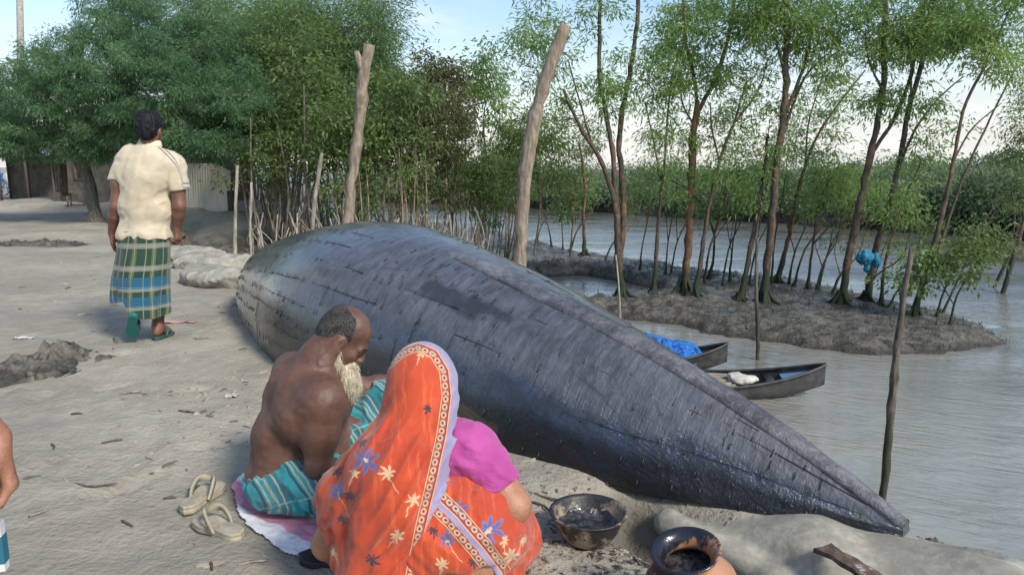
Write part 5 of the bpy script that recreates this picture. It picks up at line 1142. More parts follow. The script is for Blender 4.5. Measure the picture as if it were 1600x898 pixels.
def squatting_woman():
    base = on(680, 905, 0.0); root = thing('person', 'woman squatting with her back turned, orange flowered sari drawn over her head', 'person', base)
    lo = np.array([-.72, 1.55, -.03]); hi = np.array([.22, 2.75, .88]); A = at
    o = at(655, 626, 2.10); M = frame((.50, .80, -.30), (.15, .25, .95))
    # body
    S = Sdf(lo, hi, .0055); w = head(S, o, M, ears=False); hip = at(690, 850, 2.02); hip[2] = .20; ch = at(655, 735, 2.13); nb = at(655, 672, 2.12)
    S.cap(hip, ch, .12, .11, .08); rs, ls = at(738, 706, 2.10), at(557, 735, 2.08); S.cap(rs, ls, .062, .062, .06); S.chain([nb, o+[0, 0, -.05]], [.055, .055], .04); S.cap(ch, nb, .09, .06, .06)
    er = at(802, 790, 2.02); wr = at(742, 690, 2.22); S.chain([rs, rs*.5+er*.5, er], [.058, .055, .051], .03); S.chain([er, er*.62+wr*.38, wr], [.050, .047, .030], .02)
    hand(S, wr, at(722, 668, 2.24)-wr, (-.7, .1, -.2), (-.3, .2, .9), (.35, .5, .4), .4)
    el = at(512, 850, 2.08); wl = el+np.array([.02, .16, -.13]); S.chain([ls, ls*.5+el*.5, el], [.058, .052, .045], .03); S.chain([el, el*.6+wl*.4, wl], [.045, .042, .028], .02); hand(S, wl, (.3, .8, -.4), (.6, 0, -.6), (0, 0, 1), (.3, .4, .3), .4)
    kr, kl = at(798, 838, 2.33), at(560, 800, 2.42); ar, al = at(742, 880, 2.22), at(600, 880, 2.25); ar[2] = al[2] = .095
    S.chain([hip+[.09, 0, 0], kr], [.12, .075], .05); S.chain([kr, ar], [.066, .038], .03); S.chain([hip-[.12, 0, 0], kl], [.12, .075], .05); S.chain([kl, al], [.066, .038], .03); foot(S, ar, (.2, 1, 0), sc=.92); foot(S, al, (-.1, 1, 0), sc=.92)
    S.ell(at(700, 890, 1.98), (.14, .10, .07), .05)
    part('body', sdf_mb(S), SK_WARM, root)
    # blouse: right back and sleeve
    S = Sdf(lo, hi, .005); S.chain([rs+[-.02, 0, 0], rs*.6+er*.4], [.072, .067], .05); S2 = Sdf(lo, hi, .005); S2.chain([rs, er*1.25-rs*.25], [.070, .056], .05); S2.cut(rs*.36+er*.64, er-rs+np.array([.0, 0, -.06]), .005); S.cap(ch+[0, 0, -.12], ch+[.0, 0, .04], .132, .125, .06); S.cap(rs+[-.02, 0, -.0], at(640, 705, 2.13), .070, .08, .06)
    qc = rs*.20+er*.80; pass; S.cut(at(690, 778, 1.95), nrm([.30, 0, -1]), .005, (lo, np.array([at(752, 700, 2.0)[0], 2.4, .9])))
    S.merge(S2, .03); sl = ls*.42+el*.58; S.chain([ls*.65+el*.35, sl], [.056, .056], .04)
    S.warp(folds((.9, .0, -.35), .045, .014, 22, 3.0)); S.warp(folds((.5, .2, -.8), .03, .003, 25, 2.5)); part('blouse', sdf_mb(S), M_BLOUSE, root)
    # sari round hips and knees
    S = Sdf(lo, hi, .005); S.ell(hip+[0, 0, .03], (.20, .17, .15), .07); S.chain([at(668, 800, 1.98), at(735, 830, 1.98)], [.085, .085], .06); S.chain([hip+[.1, .03, .03], kr+[0, 0, .0]], [.15, .084], .06); S.chain([kr, at(772, 885, 2.2)], [.084, .082], .06)
    S.chain([at(672, 775, 1.97), at(700, 800, 1.955), at(735, 838, 1.95), at(768, 880, 1.96)], [.036, .034, .036, .036], .02); S.chain([hip-[.1, -.02, -.02], kl], [.15, .095], .06)
    S.chain([at(745, 770, 2.06), at(735, 800, 2.0), at(730, 820, 1.98)], [.030, .034, .03], .03)
    S.ell(at(712, 905, 1.90), (.12, .09, .055), .02, sub=True)
    S.warp(folds((.7, 0, -.7), .045, .013, 32, 4.0)); S.warp(folds((.35, .3, -.85), .03, .005, 35, 3.0)); mb = sdf_mb(S); V = mb.pts; q = sari_uv(V)
    bp = np.array([suv(x, y, 1.955) for x, y in [(640, 765), (672, 778), (705, 808), (742, 850), (775, 895)]]); d_, sg, al_ = poly_dist(q, bp)
    dd = np.where(np.abs(px_of(V)[0][:, 1]-830) < 90, d_*1.0, 9); front = V[:, 1] < 2.03
    part('sari_skirt', mb, M_SARI, root, attrs={'pu': q[:, 0], 'pv': q[:, 1], 'border': np.where(front, np.where(sg > 0, d_+.004, d_+.024), 9), 'along': al_})
    # sari drawn over the head and falling down the back
    S = Sdf(lo, hi, .0045)
    S.ell(at(659, 603, 2.08), (.110, .099, .134), .03, frame((.5, .8, -.1), (.05, .1, 1))); S.ell(at(658, 640, 2.06), (.090, .088, .12), .05)
    S.cap(at(652, 660, 2.03), at(625, 735, 1.99), .078, .100, .06); S.cap(at(622, 738, 1.99), at(556, 772, 2.05), .105, .082, .09)
    S.cap(at(615, 740, 1.98), at(592, 925, 1.95), .110, .115, .09); S.cap(at(550, 770, 2.05), at(545, 905, 2.03), .080, .055, .07); S.cap(at(528, 772, 2.08), at(514, 808, 2.10), .060, .042, .06)
    edge = [at(701, 590, 2.10), at(702, 630, 2.05), at(693, 690, 1.98), at(679, 755, 1.94), at(662, 830, 1.91), at(644, 925, 1.885)]
    S.chain(edge, [.010, .012, .014, .015, .015, .015], .03); S.chain([at(640, 690, 1.98), at(632, 800, 1.93), at(607, 925, 1.90)], [.05, .06, .07], .06)
    S.ell(at(705, 612, 2.24), (.075, .10, .115), .02, sub=True); S.cut([0, 0, .045], (0, 0, -1), .005)
    S.cut(at(497, 830, 2.0), nrm([-1, 0, -.55]), .01, (lo, np.array([at(540, 800, 2)[0], 2.6, at(500, 805, 2.0)[2]])))
    def drape(x, y, z):
        q = sari_uv(np.stack([x, y, z], 1)); p = q[:, 0]*.88-q[:, 1]*.50+.020*vnoise(q[:, 0]*5, q[:, 1]*3.5, 0, 3); f = p/.052+.7*vnoise(q[:, 0]*3, q[:, 1]*2.2, 0, 9)
        r = np.abs(np.sin(f*np.pi)); dep = .55+.45*vnoise(q[:, 0]*6, q[:, 1]*5, 0, 6); return -(.016*(1-r)**1.6-.006)*dep*sst(.68, .50, z)
    S.warp(drape)
    S.warp(lambda x, y, z: folds((.45, .1, .85), .050, .010, 42, 5.0)(x, y, z)*sst(.70, .55, z)); S.warp(lambda x, y, z: folds((.62, .0, .72), .028, .0055, 45, 4.5)(x, y, z)*sst(.80, .62, z)); S.warp(folds((.3, .2, .9), .09, .006, 47, 2.5))
    mb = sdf_mb(S); V = mb.pts; q = sari_uv(V); ep = np.array([suv(*p) for p in [(600, 556, 2.10), (622, 538, 2.10), (655, 527, 2.10), (690, 543, 2.10), (710, 578, 2.10), (715, 620, 2.06), (708, 680, 1.99), (694, 745, 1.94), (676, 820, 1.91), (655, 925, 1.885)]]); d_, sg, al_ = poly_dist(q, ep)
    part('sari_veil', mb, M_SARI, root, attrs={'pu': q[:, 0], 'pv': q[:, 1], 'border': np.where(sg > 0, 0, d_), 'along': al_})
    bg = MB(); c = er*.30+wr*.70; ax = nrm(wr-er); Rm = frame(ax, (0, 0, 1)); th = np.linspace(0, 6.2832, 33)[:-1]; ring = c+(np.cos(th)[:, None]*Rm[:, 1]+np.sin(th)[:, None]*Rm[:, 2])*.036
    tube(bg, np.r_[ring, ring[:1]], .0035, 8); part('bangle', bg, material('white_bangle', (.75, .70, .60), .3), root)

def bystander():
    A = at; wr = at(-8, 684, 1.36); base = np.array([-1.42, 1.28, 0]); base[2] = gz(base)
    root = thing('person', 'bystander at the left edge whose lowered hand holds a small white and teal pack', 'person', base)
    S = Sdf((-1.82, .95, -.02), (-.92, 1.62, 1.78), .0062); c = base
    M = frame((.1, 1, -.1), (0, 0, 1)); head(S, c+[0, .02, 1.58], M); S.cap(c+[0, 0, 1.38], c+[0, .01, 1.53], .065, .056, .04)
    S.cap(c+[-.15, 0, 1.36], c+[.15, 0, 1.36], .07, .07, .06); S.ell(c+[0, 0, 1.22], (.17, .11, .20), .06); S.ell(c+[0, 0, .98], (.155, .11, .16), .06); S.ell(c+[0, 0, .86], (.165, .12, .11), .06)
    sr = c+[.17, 0, 1.36]; er = np.array([-1.155, 1.26, 1.06]); S.chain([sr, (sr+er)/2, er], [.062, .052, .043], .04); S.chain([er, er*.62+wr*.38, wr], [.043, .042, .029], .02)
    dn = nrm(np.array([.16, .02, -1.0])); hand(S, wr, dn, (-.75, -.65, 0), (.6, -.8, 0), (.75, .95, .6), .8, 1.05)
    sl = c+[-.17, 0, 1.36]; el = c+[-.24, -.02, 1.07]; wl = c+[-.25, .05, .82]; S.chain([sl, el], [.062, .043], .04); S.chain([el, wl], [.043, .029], .02); hand(S, wl, (0, .1, -1), (1, 0, 0), (0, 1, 0), (.3, .4, .3), .4)
    for s in (-1, 1):
        h, k, a = c+[.085*s, 0, .86], c+[.095*s, .01, .47], c+[.10*s, -.01, .10]; S.chain([h, k], [.09, .06], .04); S.chain([k, k*.6+a*.4, a], [.056, .052, .036], .03); foot(S, a, (.08*s, 1, 0))
    part('body', sdf_mb(S), SK_BY, root)
    S = Sdf((-1.82, .95, .5), (-.92, 1.62, 1.52), .008); S.cap(c+[-.15, 0, 1.36], c+[.15, 0, 1.36], .082, .082, .06); S.ell(c+[0, 0, 1.2], (.185, .13, .24), .06); S.ell(c+[0, 0, .93], (.18, .13, .22), .06)
    m_ = sr*.45+er*.55; S.chain([sr, m_], [.078, .066], .03); m2 = sl*.45+el*.55; S.chain([sl, m2], [.078, .066], .03); S.cut(c+[0, 0, .78], (0, 0, -1), .004); S.warp(folds((.2, 0, .95), .09, .010, 61, 3)); part('shirt', sdf_mb(S), material('grey_blue_shirt', (.16, .20, .25), .9), root)
    mb = MB(); ring_loft(mb, [c+[0, 0, .9], c+[0, 0, .5], c+[0, 0, .12]], [.18, .20, .21], [.14, .15, .17], 0, lambda th: 0*th, 80, .04, 8, 8, 30); part('lungi', mb, M_PLAID, root)
    H = []
    p = at(-25, 850, 1.37); rp = rotm((0, 0, 1), .25); pk = thing('small_pack', 'small white and teal pack held in the hand at the left edge', 'pack', p-[0, 0, .06])
    bm = MB(); prof = [(-.036, -.058), (.036, -.058), (.036, .042), (.028, .052), (-.028, .052), (-.036, .042)]
    V = np.array([[x, y, z] for y in (-.011, .011) for x, z in prof])@rp.T+p; bm.add(V, np.array([[0, 1, 2, 3, 4, 5]]), np.array([[11, 10, 9, 8, 7, 6]]), np.array([[i, i+6, (i+1) % 6+6, (i+1) % 6] for i in range(6)]))
    part('carton', bm, material('white_pack', (.62, .62, .60), .5), pk, sharp=30, top=pk)
    bm = MB(); box(bm, p-[0, 0, .012], (.0745, .0245, .058), rp); part('teal_band', bm, material('teal_print', (.02, .13, .19), .45), pk, smooth=False)
walking_man(); seated_man(); squatting_woman(); bystander()
# ------------------------------------------------------------------ hut, fence and things far up the path on the left
def simple(name, base, rough=.85, sc=6, var=.35, bmp=.3, stretch=(1, 1, 1)):
    b0 = np.array(base)
    def fn(t, put, b):
        P = coords(t, 'Object'); n = noise(t, vscale(t, P, stretch), sc, 5, .65)
        put('Base Color', mixc(t, n.ss(.33, .7), tuple(b0*(1-var)), tuple(np.minimum(b0*(1+var), .9)))); put('Normal', bump(t, n, bmp, .02))
    return material(name, rough=rough, fn=fn)
M_MUDWALL = simple('mud_plaster', (.115, .10, .078), sc=3); M_TIN = simple('pale_corrugated_tin', (.50, .49, .42), .5, 2.5, .18, .05, (1, 1, .3)); M_RUSTTIN = simple('grey_roof_tin', (.30, .32, .34), .45, 3, .3, .1)
M_THATCH = simple('dark_thatch', (.075, .062, .045), sc=14, stretch=(1, 1, .2)); M_DARKWOOD = simple('dark_old_wood', (.07, .055, .042), sc=8, stretch=(1, 1, .15)); M_BLUEPL = simple('blue_plastic', (.02, .16, .42), .4, 4, .3, .1)
M_SACK = simple('pale_woven_sack', (.50, .48, .43), .8, 9, .2, .4); M_RAG = simple('faded_cloth', (.20, .19, .17), .9, 9, .4, .5); M_CONC = simple('concrete_post', (.34, .33, .30), .8, 10, .25, .2); M_RED = simple('faded_red', (.35, .06, .04), .6, 6, .3, .1)
def hut():
    D = 23.5; a = at(86, 322, D); b = at(292, 326, 21.5); a[2] = gz(a); b[2] = gz(b); dv = nrm([b[0]-a[0], b[1]-a[1], 0]); nv = np.array([-dv[1], dv[0], 0]); L = np.linalg.norm((b-a)[:2]); ang = math.atan2(dv[1], dv[0])
    root = thing('mud_hut', 'low mud-walled hut with a small barred window under the feathery tree', 'hut', (a+b)/2); z0 = min(a[2], b[2])
    def B(mb, s0, s1, n0, n1, z_0, z_1): c = a+dv*(s0+s1)/2+nv*(n0+n1)/2; box(mb, (c[0], c[1], z0+(z_0+z_1)/2), (s1-s0, n1-n0, z_1-z_0), rz=ang)
    mb = MB(); w0, w1, h0, h1 = 1.02, 1.32, .75, 1.25; dr0, dr1 = .12, .62
    for s0, s1, p0, p1 in ((0, dr0, -.1, 2.1), (dr0, dr1, 1.45, 2.1), (dr1, w0, -.1, 2.1), (w0, w1, -.1, h0), (w0, w1, h1, 2.1), (w1, L, -.1, 2.1)): B(mb, s0, s1, 0, .22, p0, p1)
    B(mb, 0, .22, .222, 3.0, -.1, 2.1); B(mb, L-.22, L, .222, 3.0, -.1, 2.1); B(mb, .222, L-.222, 2.78, 3.0, -.1, 2.1); part('wall', mb, M_MUDWALL, root, smooth=False)
    wb = MB(); 
    for f in np.linspace(.12, .88, 5): B(wb, w0+(w1-w0)*f-.012, w0+(w1-w0)*f+.012, .06, .085, h0, h1)
    wf = part('window', wb, M_DARKWOOD, root, smooth=False)
    fb = MB(); B(fb, w0-.05, w1+.05, -.03, -.003, h1+.0, h1+.06); B(fb, w0-.05, w1+.05, -.03, -.003, h0-.06, h0); B(fb, w0-.05, w0, -.03, -.003, h0-.002, h1+.002); B(fb, w1, w1+.05, -.03, -.003, h0-.002, h1+.002); part('frame', fb, M_DARKWOOD, wf, smooth=False, top=root)
    db = MB(); B(db, dr0+.01, dr1-.01, .12, .16, -.05, 1.44); part('door', db, M_DARKWOOD, root, smooth=False)
    rb = MB(); e = .45; q = np.array([[-e, -.35, 1.98], [L+e, -.35, 1.98], [L+e, 1.5, 3.1], [-e, 1.5, 3.1], [L+e, 3.7, 1.98], [-e, 3.7, 1.98]]); V = np.array([a+dv*s+nv*n for s, n, z in q]); V[:, 2] = z0+q[:, 2]
    rb.add(np.r_[V, V-[0, 0, .09]], np.array([[0, 1, 2, 3], [3, 2, 4, 5], [7, 6, 9, 8], [8, 9, 11, 10], [0, 6, 7, 1], [4, 10, 11, 5], [1, 7, 8, 2], [2, 8, 10, 4], [3, 9, 6, 0], [5, 11, 9, 3]])); part('roof', rb, M_THATCH, root, smooth=False)
    # corrugated fence
    f0, f1 = at(286, 328, 19.2), at(361, 325, 18.2); F = MB(); n = 96; u = np.linspace(0, 1, n); t_ = np.linspace(0, 1, 7)
    dv2 = nrm([f1[0]-f0[0], f1[1]-f0[1], 0]); nv2 = np.array([-dv2[1], dv2[0], 0]); zb = f0[2]
    X = np.array([[f0+(f1-f0)*q*np.array([1, 1, 0])+nv2*(.016*math.sin(q*2*np.pi*19)+.05*v)+np.array([0, 0, v*(1.20-.18*sst(.72, 1, q))-.35*0]) for q in u] for v in t_])
    grid(F, X); grid(F, X+nv2*.004, flip=True); r = thing('tin_fence', 'pale corrugated tin fence panel right of the mud hut', 'fence', (f0+f1)/2); part('panel', F, M_TIN, r)
    for q in (.02, .5, .985):
        pb = MB(); c = f0+(f1-f0)*q*np.array([1, 1, 0])+nv2*.09; tube(pb, [[c[0], c[1], min(gz(c), zb)-.1], [c[0], c[1], zb+1.05]], .035, 7, True); part('post', pb, M_DARKWOOD, r)
    bk = MB(); c = at(362, 330, 18.1); tube(bk, [[c[0], c[1], gz(c)-.1], [c[0], c[1], c[2]+.5]], .09, 8, True); solo('dark_post', 'stout dark post at the right end of the tin fence', 'post', bk, M_DARKWOOD, (c[0], c[1], gz(c)))
    # open-fronted stall with a tin roof at the far left
    s0 = at(-30, 303, 27); s1 = at(44, 303, 26); z = gz(s0); r = thing('roadside_stall', 'open-fronted stall with a sloping tin roof at the far left edge', 'stall', ((s0[0]+s1[0])/2, s0[1], z))
    for q in (s0, s1, (s0+s1)/2+[-.1, 0, 0]):
        for dy in (0, 1.6):
            pb = MB(); tube(pb, [[q[0], q[1]+dy, z-.1], [q[0], q[1]+dy, z+1.75]], .045, 7, True); part('post', pb, M_DARKWOOD, r)
    rb = MB(); u = np.linspace(0, 1, 40); X = np.array([[[s0[0]-.3+(s1[0]-s0[0]+.6)*q, s0[1]-.5+2.6*v, z+1.62+.42*v+.012*math.sin(q*120)] for q in u] for v in (0, .5, 1)]); grid(rb, X); grid(rb, X-[0, 0, .02], flip=True); part('roof', rb, M_RUSTTIN, r)
    wb = MB(); box(wb, ((s0[0]+s1[0])/2, s0[1]+1.75, z+.8), (s1[0]-s0[0]+.2, .06, 1.7)); part('back_wall', wb, M_MUDWALL, r, smooth=False)
    # blue chairs, sack, bicycle
    for k, (x, y, lb) in enumerate([(2, 287, 'blue plastic chair nearest the left edge, in front of the stall'), (16, 283, 'blue plastic chair beside the white sack, in front of the stall')]):
        c = on(x, y+14, 0); c[2] = gz(c); r = thing('plastic_chair', lb, 'chair', c, 'blue plastic chairs by the stall')
        sb = MB(); box(sb, c+[0, 0, .43], (.42, .40, .03)); part('seat', sb, M_BLUEPL, r, smooth=False); sb = MB(); box(sb, c+[0, .21, .68], (.42, .03, .44)); part('backrest', sb, M_BLUEPL, r, smooth=False)
        for dx in (-.18, .18):
            for dy in (-.17, .17): lb_ = MB(); tube(lb_, [c+[dx*1.1, dy*1.1, 0], c+[dx, dy, .415]], .022, 6, True); part('leg', lb_, M_BLUEPL, r)
    c = on(22, 306, 0); c[2] = gz(c); r = thing('bicycle', 'parked bicycle with a white sack tied on, at the far left edge', 'bicycle', c); wh = []
    for dx in (-.48, .48):
        wbm = MB(); th = np.linspace(0, 6.2832, 33); tube(wbm, np.stack([c[0]+dx+.33*np.cos(th), c[1]+0*th, c[2]+.34+.33*np.sin(th)], 1), .022, 6); w_ = part('wheel', wbm, M_BLACKRUB, r)
        sp = MB()
        for a_ in np.linspace(0, np.pi, 9)[:-1]: v = np.array([math.cos(a_), 0, math.sin(a_)])*.32; tube(sp, [c+[dx, 0, .34]-v, c+[dx, 0, .34]+v], .004, 4)
        part('spokes', sp, M_RUSTTIN, w_, top=r)
    fb = MB(); K = lambda x, z_: c+np.array([x, 0, z_])
    for p, q in ((K(-.48, .34), K(-.05, .32)), (K(-.05, .32), K(-.2, .82)), (K(-.2, .76), K(.33, .78)), (K(-.05, .32), K(.33, .72)), (K(.30, .92), K(.48, .34)), (K(-.48, .34), K(-.18, .72))): tube(fb, [p, q], .017, 6, True)
    part('frame', fb, M_RED, r); hb = MB(); tube(hb, [K(.30, .90)+[0, -.25, .06], K(.30, .94), K(.30, .90)+[0, .25, .06]], .014, 6, True); part('handlebar', hb, M_RUSTTIN, r); sb = MB(); lathe(sb, K(-.2, .84), [(.0, .0), (.11, .0), (.12, .03), (.09, .05), (0, .055)], 16); part('saddle', sb, M_BLACKRUB, r)
    S = Sdf(c+[-.75, -.55, .2], c+[.55, .2, 1.2], .025); S.ell(c+[0.05, -.18, .74], (.30, .18, .26), .1, rotm((0, 1, 0), .5)); S.warp(folds((0, 0, 1), .15, .03, 3)); mb = sdf_mb(S); solo('sack', 'bulging white sack tied on the bicycle at the far left edge', 'sack', mb, M_SACK, c+[0, -.2, .5])
    # painted post, tall pole, cloths, bench
    c = on(49, 303, 0); c[2] = gz(c); pb = MB(); top = at(40, 200, c[1]); tube(pb, [c-[0, 0, .1], top], [.10, .085], 12, True); r = thing('painted_post', 'pale round post with a peeling blue band in front of the stall', 'post', c); part('shaft', pb, M_CONC, r)
    pb = MB(); m0 = c*.45+top*.55; m1 = c*.2+top*.8; tube(pb, [m0, m1], .100, 12, True); part('blue_band', pb, simple('peeling_blue_paint', (.13, .22, .30), .7, 9, .5), r)
    dd = 30; c = at(34, 300, dd); g = gz(c); pb = MB(); tube(pb, [[c[0], c[1], g-.1], at(32, 60, dd), at(29, -90, dd)], [.16, .13, .11], 10, True); solo('utility_pole', 'tall pale utility pole rising above the feathery tree at top left', 'pole', pb, M_CONC, (c[0], c[1], g))
    wbm = MB()
    p0, p1 = at(30, -40, dd), at(-200, 60, dd-6); p2 = at(31, 20, dd); 
    tube(wbm, smooth_path([p0, (p0+p1)/2-[0, 0, .5], p1], 14), .012, 4); tube(wbm, smooth_path([p0, (p0+at(-60, 40, dd-3))/2, at(-160, 110, dd-4)], 10), .010, 4); 
    solo('wires', 'thin wires running left from the utility pole', 'wires', wbm, M_BLACKRUB, p0)
    for i, (x, y0, y1, lb) in enumerate([(88, 232, 300, 'pale rag hanging left of the feathery tree trunk'), (98, 236, 306, 'brownish rag hanging closest to the feathery tree trunk')]):
        d = 17.8; c = at(x, (y0+y1)/2, d); h = (y1-y0)*d/FPX; u = np.linspace(-.5, .5, 14); X = np.array([[c+np.array([q*.16*(1.1-.3*v), .03*math.sin(q*14+i+v*2), -v*h]) for q in u] for v in np.linspace(-.5, .5, 12)]); mb = MB(); grid(mb, X); grid(mb, X+[0, .008, 0], flip=True); solo('hanging_rag', lb, 'rag', mb, M_RAG if i == 0 else simple('brown_rag', (.12, .09, .06)), c+[0, 0, h/2])
    c = on(122, 327, 0); c[2] = gz(c); r = thing('wooden_bench', 'small rough plank bench at the foot of the feathery tree', 'bench', c); bm = MB(); box(bm, c+[0, 0, .40], (.62, .24, .04)); part('seat', bm, M_OLDWOOD, r, smooth=False)
    for dx in (-.24, .24):
        for dy in (-.08, .08): bm = MB(); tube(bm, [c+[dx, dy, -.03], c+[dx, dy, .379]], .028, 6, True); part('leg', bm, M_OLDWOOD, r)
hut()

# ------------------------------------------------------------------ heaps of dug mud, sandbags, big cloth bag under the bow
def m_heap(t, put, b):
    P = coords(t, 'Pos'); n = noise(t, P, 9, 6, .7); k = noise(t, P, 3, 4); put('Base Color', mixc(t, (n*.7+k*.4-.08).ss(.36, .68), (.045, .042, .036), (.19, .175, .14))); put('Normal', bump(t, n+noise(t, P, 34, 5, .7)*.6, .9, .03)); put('Roughness', k*.5+.4)
M_HEAP = material('dug_dark_mud', fn=m_heap)
def heap(name, label, c, rx, ry, h, seed, cat='mud heap', clods=30, group=None, mat=None):
    rng = np.random.default_rng(seed); n = 90; u = np.linspace(-1.15, 1.15, n); X, Y = np.meshgrid(u, u); r = np.hypot(X, Y)+.22*fbm(X*2, Y*2, 0, 3, seed)
    P = np.stack([c[0]+X*rx, c[1]+Y*ry], -1); z = ground(P[..., 0], P[..., 1])-.02+(h*(1-sst(.25, 1.0, r))*(.65+.9*np.abs(fbm(X*3.2, Y*3.2, 0, 4, seed+2)))+.02*sst(1.0, .85, r)*(1+fbm(X*9, Y*9, 0, 2, seed)))-.03*sst(.95, 1.1, r)
    mb = MB(); grid(mb, np.concatenate([P, z[..., None]], -1))
    for q in range(clods):
        a, s = rng.random()*6.28, .9*rng.random()**.6; p = np.array([c[0]+math.cos(a)*s*rx, c[1]+math.sin(a)*s*ry]); i = int(np.clip((math.cos(a)*s+1.15)/2.3*(n-1), 0, n-1)); j = int(np.clip((math.sin(a)*s+1.15)/2.3*(n-1), 0, n-1)); l = (.02+.05*rng.random()**2)*min(rx*2, 1.2)
        th, ph = np.meshgrid(np.linspace(0, 2*np.pi, 10)[:-1], np.linspace(0, np.pi, 6)); V = np.stack([np.sin(ph)*np.cos(th), np.sin(ph)*np.sin(th), np.cos(ph)*.7], -1); V = V*l*(1+.35*fbm(V[..., 0]*1.7+q, V[..., 1]*1.7, V[..., 2]*1.7, 2, q)[..., None])
        grid(mb, V@rotm(rng.normal(size=3), rng.random()*3).T+np.array([p[0], p[1], z[j, i]+l*.15]), wrap=True, flip=True)
    return solo(name, label, cat, mb, mat or M_HEAP, (c[0], c[1], gz(c)), group)
heap('mud_heap', 'freshly dug heap of dark cloddy mud at the left edge of the path', on(72, 568), .31, .46, .07, 1, clods=14)
heap('mud_heap', 'low flat heap of dark mud across the path beyond the walking man', on(66, 384), .85, .42, .05, 2, clods=26)
heap('rubbish_mound', 'brown weedy mound of rubbish and earth below the tin fence', at(335, 372, 13.5), 1.5, .9, .35, 3, 'mound', 20, mat=simple('weedy_earth', (.085, .068, .045), .9, 8, .5, .6))
heap('mud_heap', 'dark wet clods tumbled down the bank beyond the bow of the hull', np.array([1.66, 2.62, 0]), .30, .26, .13, 4, clods=60)
def bush(name, label, p, r, h, n, leaf, seed, cat='plant'):
    rng = np.random.default_rng(seed); g = gz(p); root = thing(name, label, cat, (p[0], p[1], g)); sb, lf = MB(), MB()
    for k in range(9):
        e = np.array([p[0], p[1], g])+np.array([rng.normal()*r*.6, rng.normal()*r*.6, h*(.5+.5*rng.random())]); tube(sb, smooth_path([[p[0], p[1], g-.03], (np.array([p[0], p[1], g])+e)/2+rng.normal(size=3)*.03, e], 6), [.008, .007, .006, .005, .004, .003], 4)
        pos = np.array([p[0], p[1], g])+(e-np.array([p[0], p[1], g]))*rng.random((n//9, 1))+rng.normal(size=(n//9, 3))*r*.22; leaves(lf, pos, rng.normal(size=(n//9, 3))*.6+[0, 0, .4], .07, .03, rng, .1)
    part('stems', sb, B_STAKE, root); part('leaves', lf, leaf, root, smooth=False)
bush('weed_clump', 'clump of green weeds on the mound below the tin fence', at(308, 366, 12.6), .22, .3, 260, L_TALL, 3)
bush('weed_clump', 'small tuft of weeds at the foot of the tin fence', at(352, 345, 14.5), .15, .25, 120, L_SPIT, 4)
def m_geo(t, put, b):
    P = coords(t, 'Object'); n = noise(t, P, 5, 5, .6); k = noise(t, P, 30, 4, .7); put('Base Color', mixc(t, (n*.7+k*.35-.03).ss(.36, .7), (.21, .20, .165), (.40, .38, .315))); put('Normal', bump(t, n*1.2+k*.3+weave(t, P, 500)*.1, .5, .015))
M_GEO = material('grey_geotextile', rough=.9, fn=m_geo)
def sandbag(label, c, l, w, h, rz, seed, tilt=0.0):
    S = Sdf(c-[l, l, h+.1], c+[l, l, h+.15], .015); M = rotm((0, 0, 1), rz)@rotm((0, 1, 0), tilt); S.ell(c, (l/2, w/2, h/2), .02, M); a = c+M@np.array([-l*.32, 0, 0]); b = c+M@np.array([l*.32, 0, 0]); S.cap(a, b, h*.5, h*.5, .12)
    S.cap(c+M@np.array([l*.36, 0, 0]), c+M@np.array([l*.52, 0, .02]), h*.40, h*.28, .08); S.warp(folds(M@np.array([1, .2, 0]), .15, .045, seed, 3)); S.warp(folds(M@np.array([.2, 1, 0]), .07, .016, seed+3, 2)); mb = sdf_mb(S); return solo('sandbag', label, 'sandbag', mb, M_GEO, c-[0, 0, h/2], 'grey sandbags on the edge of the path')
for i, (x, y, l, w, h, rz, lb) in enumerate([(298, 402, 1.0, .5, .22, -.35, 'grey sandbag lying furthest back beside the walking man'), (338, 412, 1.15, .5, .22, -.25, 'long grey sandbag in the middle of the pile left of the hull'), (336, 434, .95, .52, .24, -.62, 'crumpled grey sandbag lowest in the pile, touching the hull stern')]):
    c = on(x, y+8, 0); h *= .72; c[2] = gz(c)+h*.40; sandbag(lb, c, l, w, h, rz, 70+i)
def big_bag():
    S = Sdf((.30, 1.35, -.55), (2.25, 3.2, .12), .014)
    S.cap((.62, 2.92, -.19), (1.10, 2.46, -.19), .10, .20, .08); S.cap((1.10, 2.46, -.19), (1.55, 2.15, -.22), .20, .235, .08); S.cap((1.55, 2.15, -.22), (2.0, 1.75, -.34), .235, .27, .1)
    S.cap((1.45, 2.5, -.24), (1.75, 2.2, -.28), .18, .2, .12); S.cap((.62, 2.70, -.10), (.92, 2.32, -.12), .050, .045, .05); S.cap((.92, 2.32, -.12), (1.22, 1.98, -.16), .045, .06, .05); S.cap((1.22, 1.98, -.16), (1.5, 1.7, -.2), .06, .08, .05)
    S.warp(folds((.6, -.75, .1), .13, .020, 81, 4)); S.warp(folds((.8, -.5, .1), .05, .005, 83, 3)); mb = sdf_mb(S); solo('geotextile_bag', 'big grey sand-filled cloth bag lying under the bow of the hull', 'sandbag', mb, M_GEO, (1.3, 2.3, -.3))
big_bag()

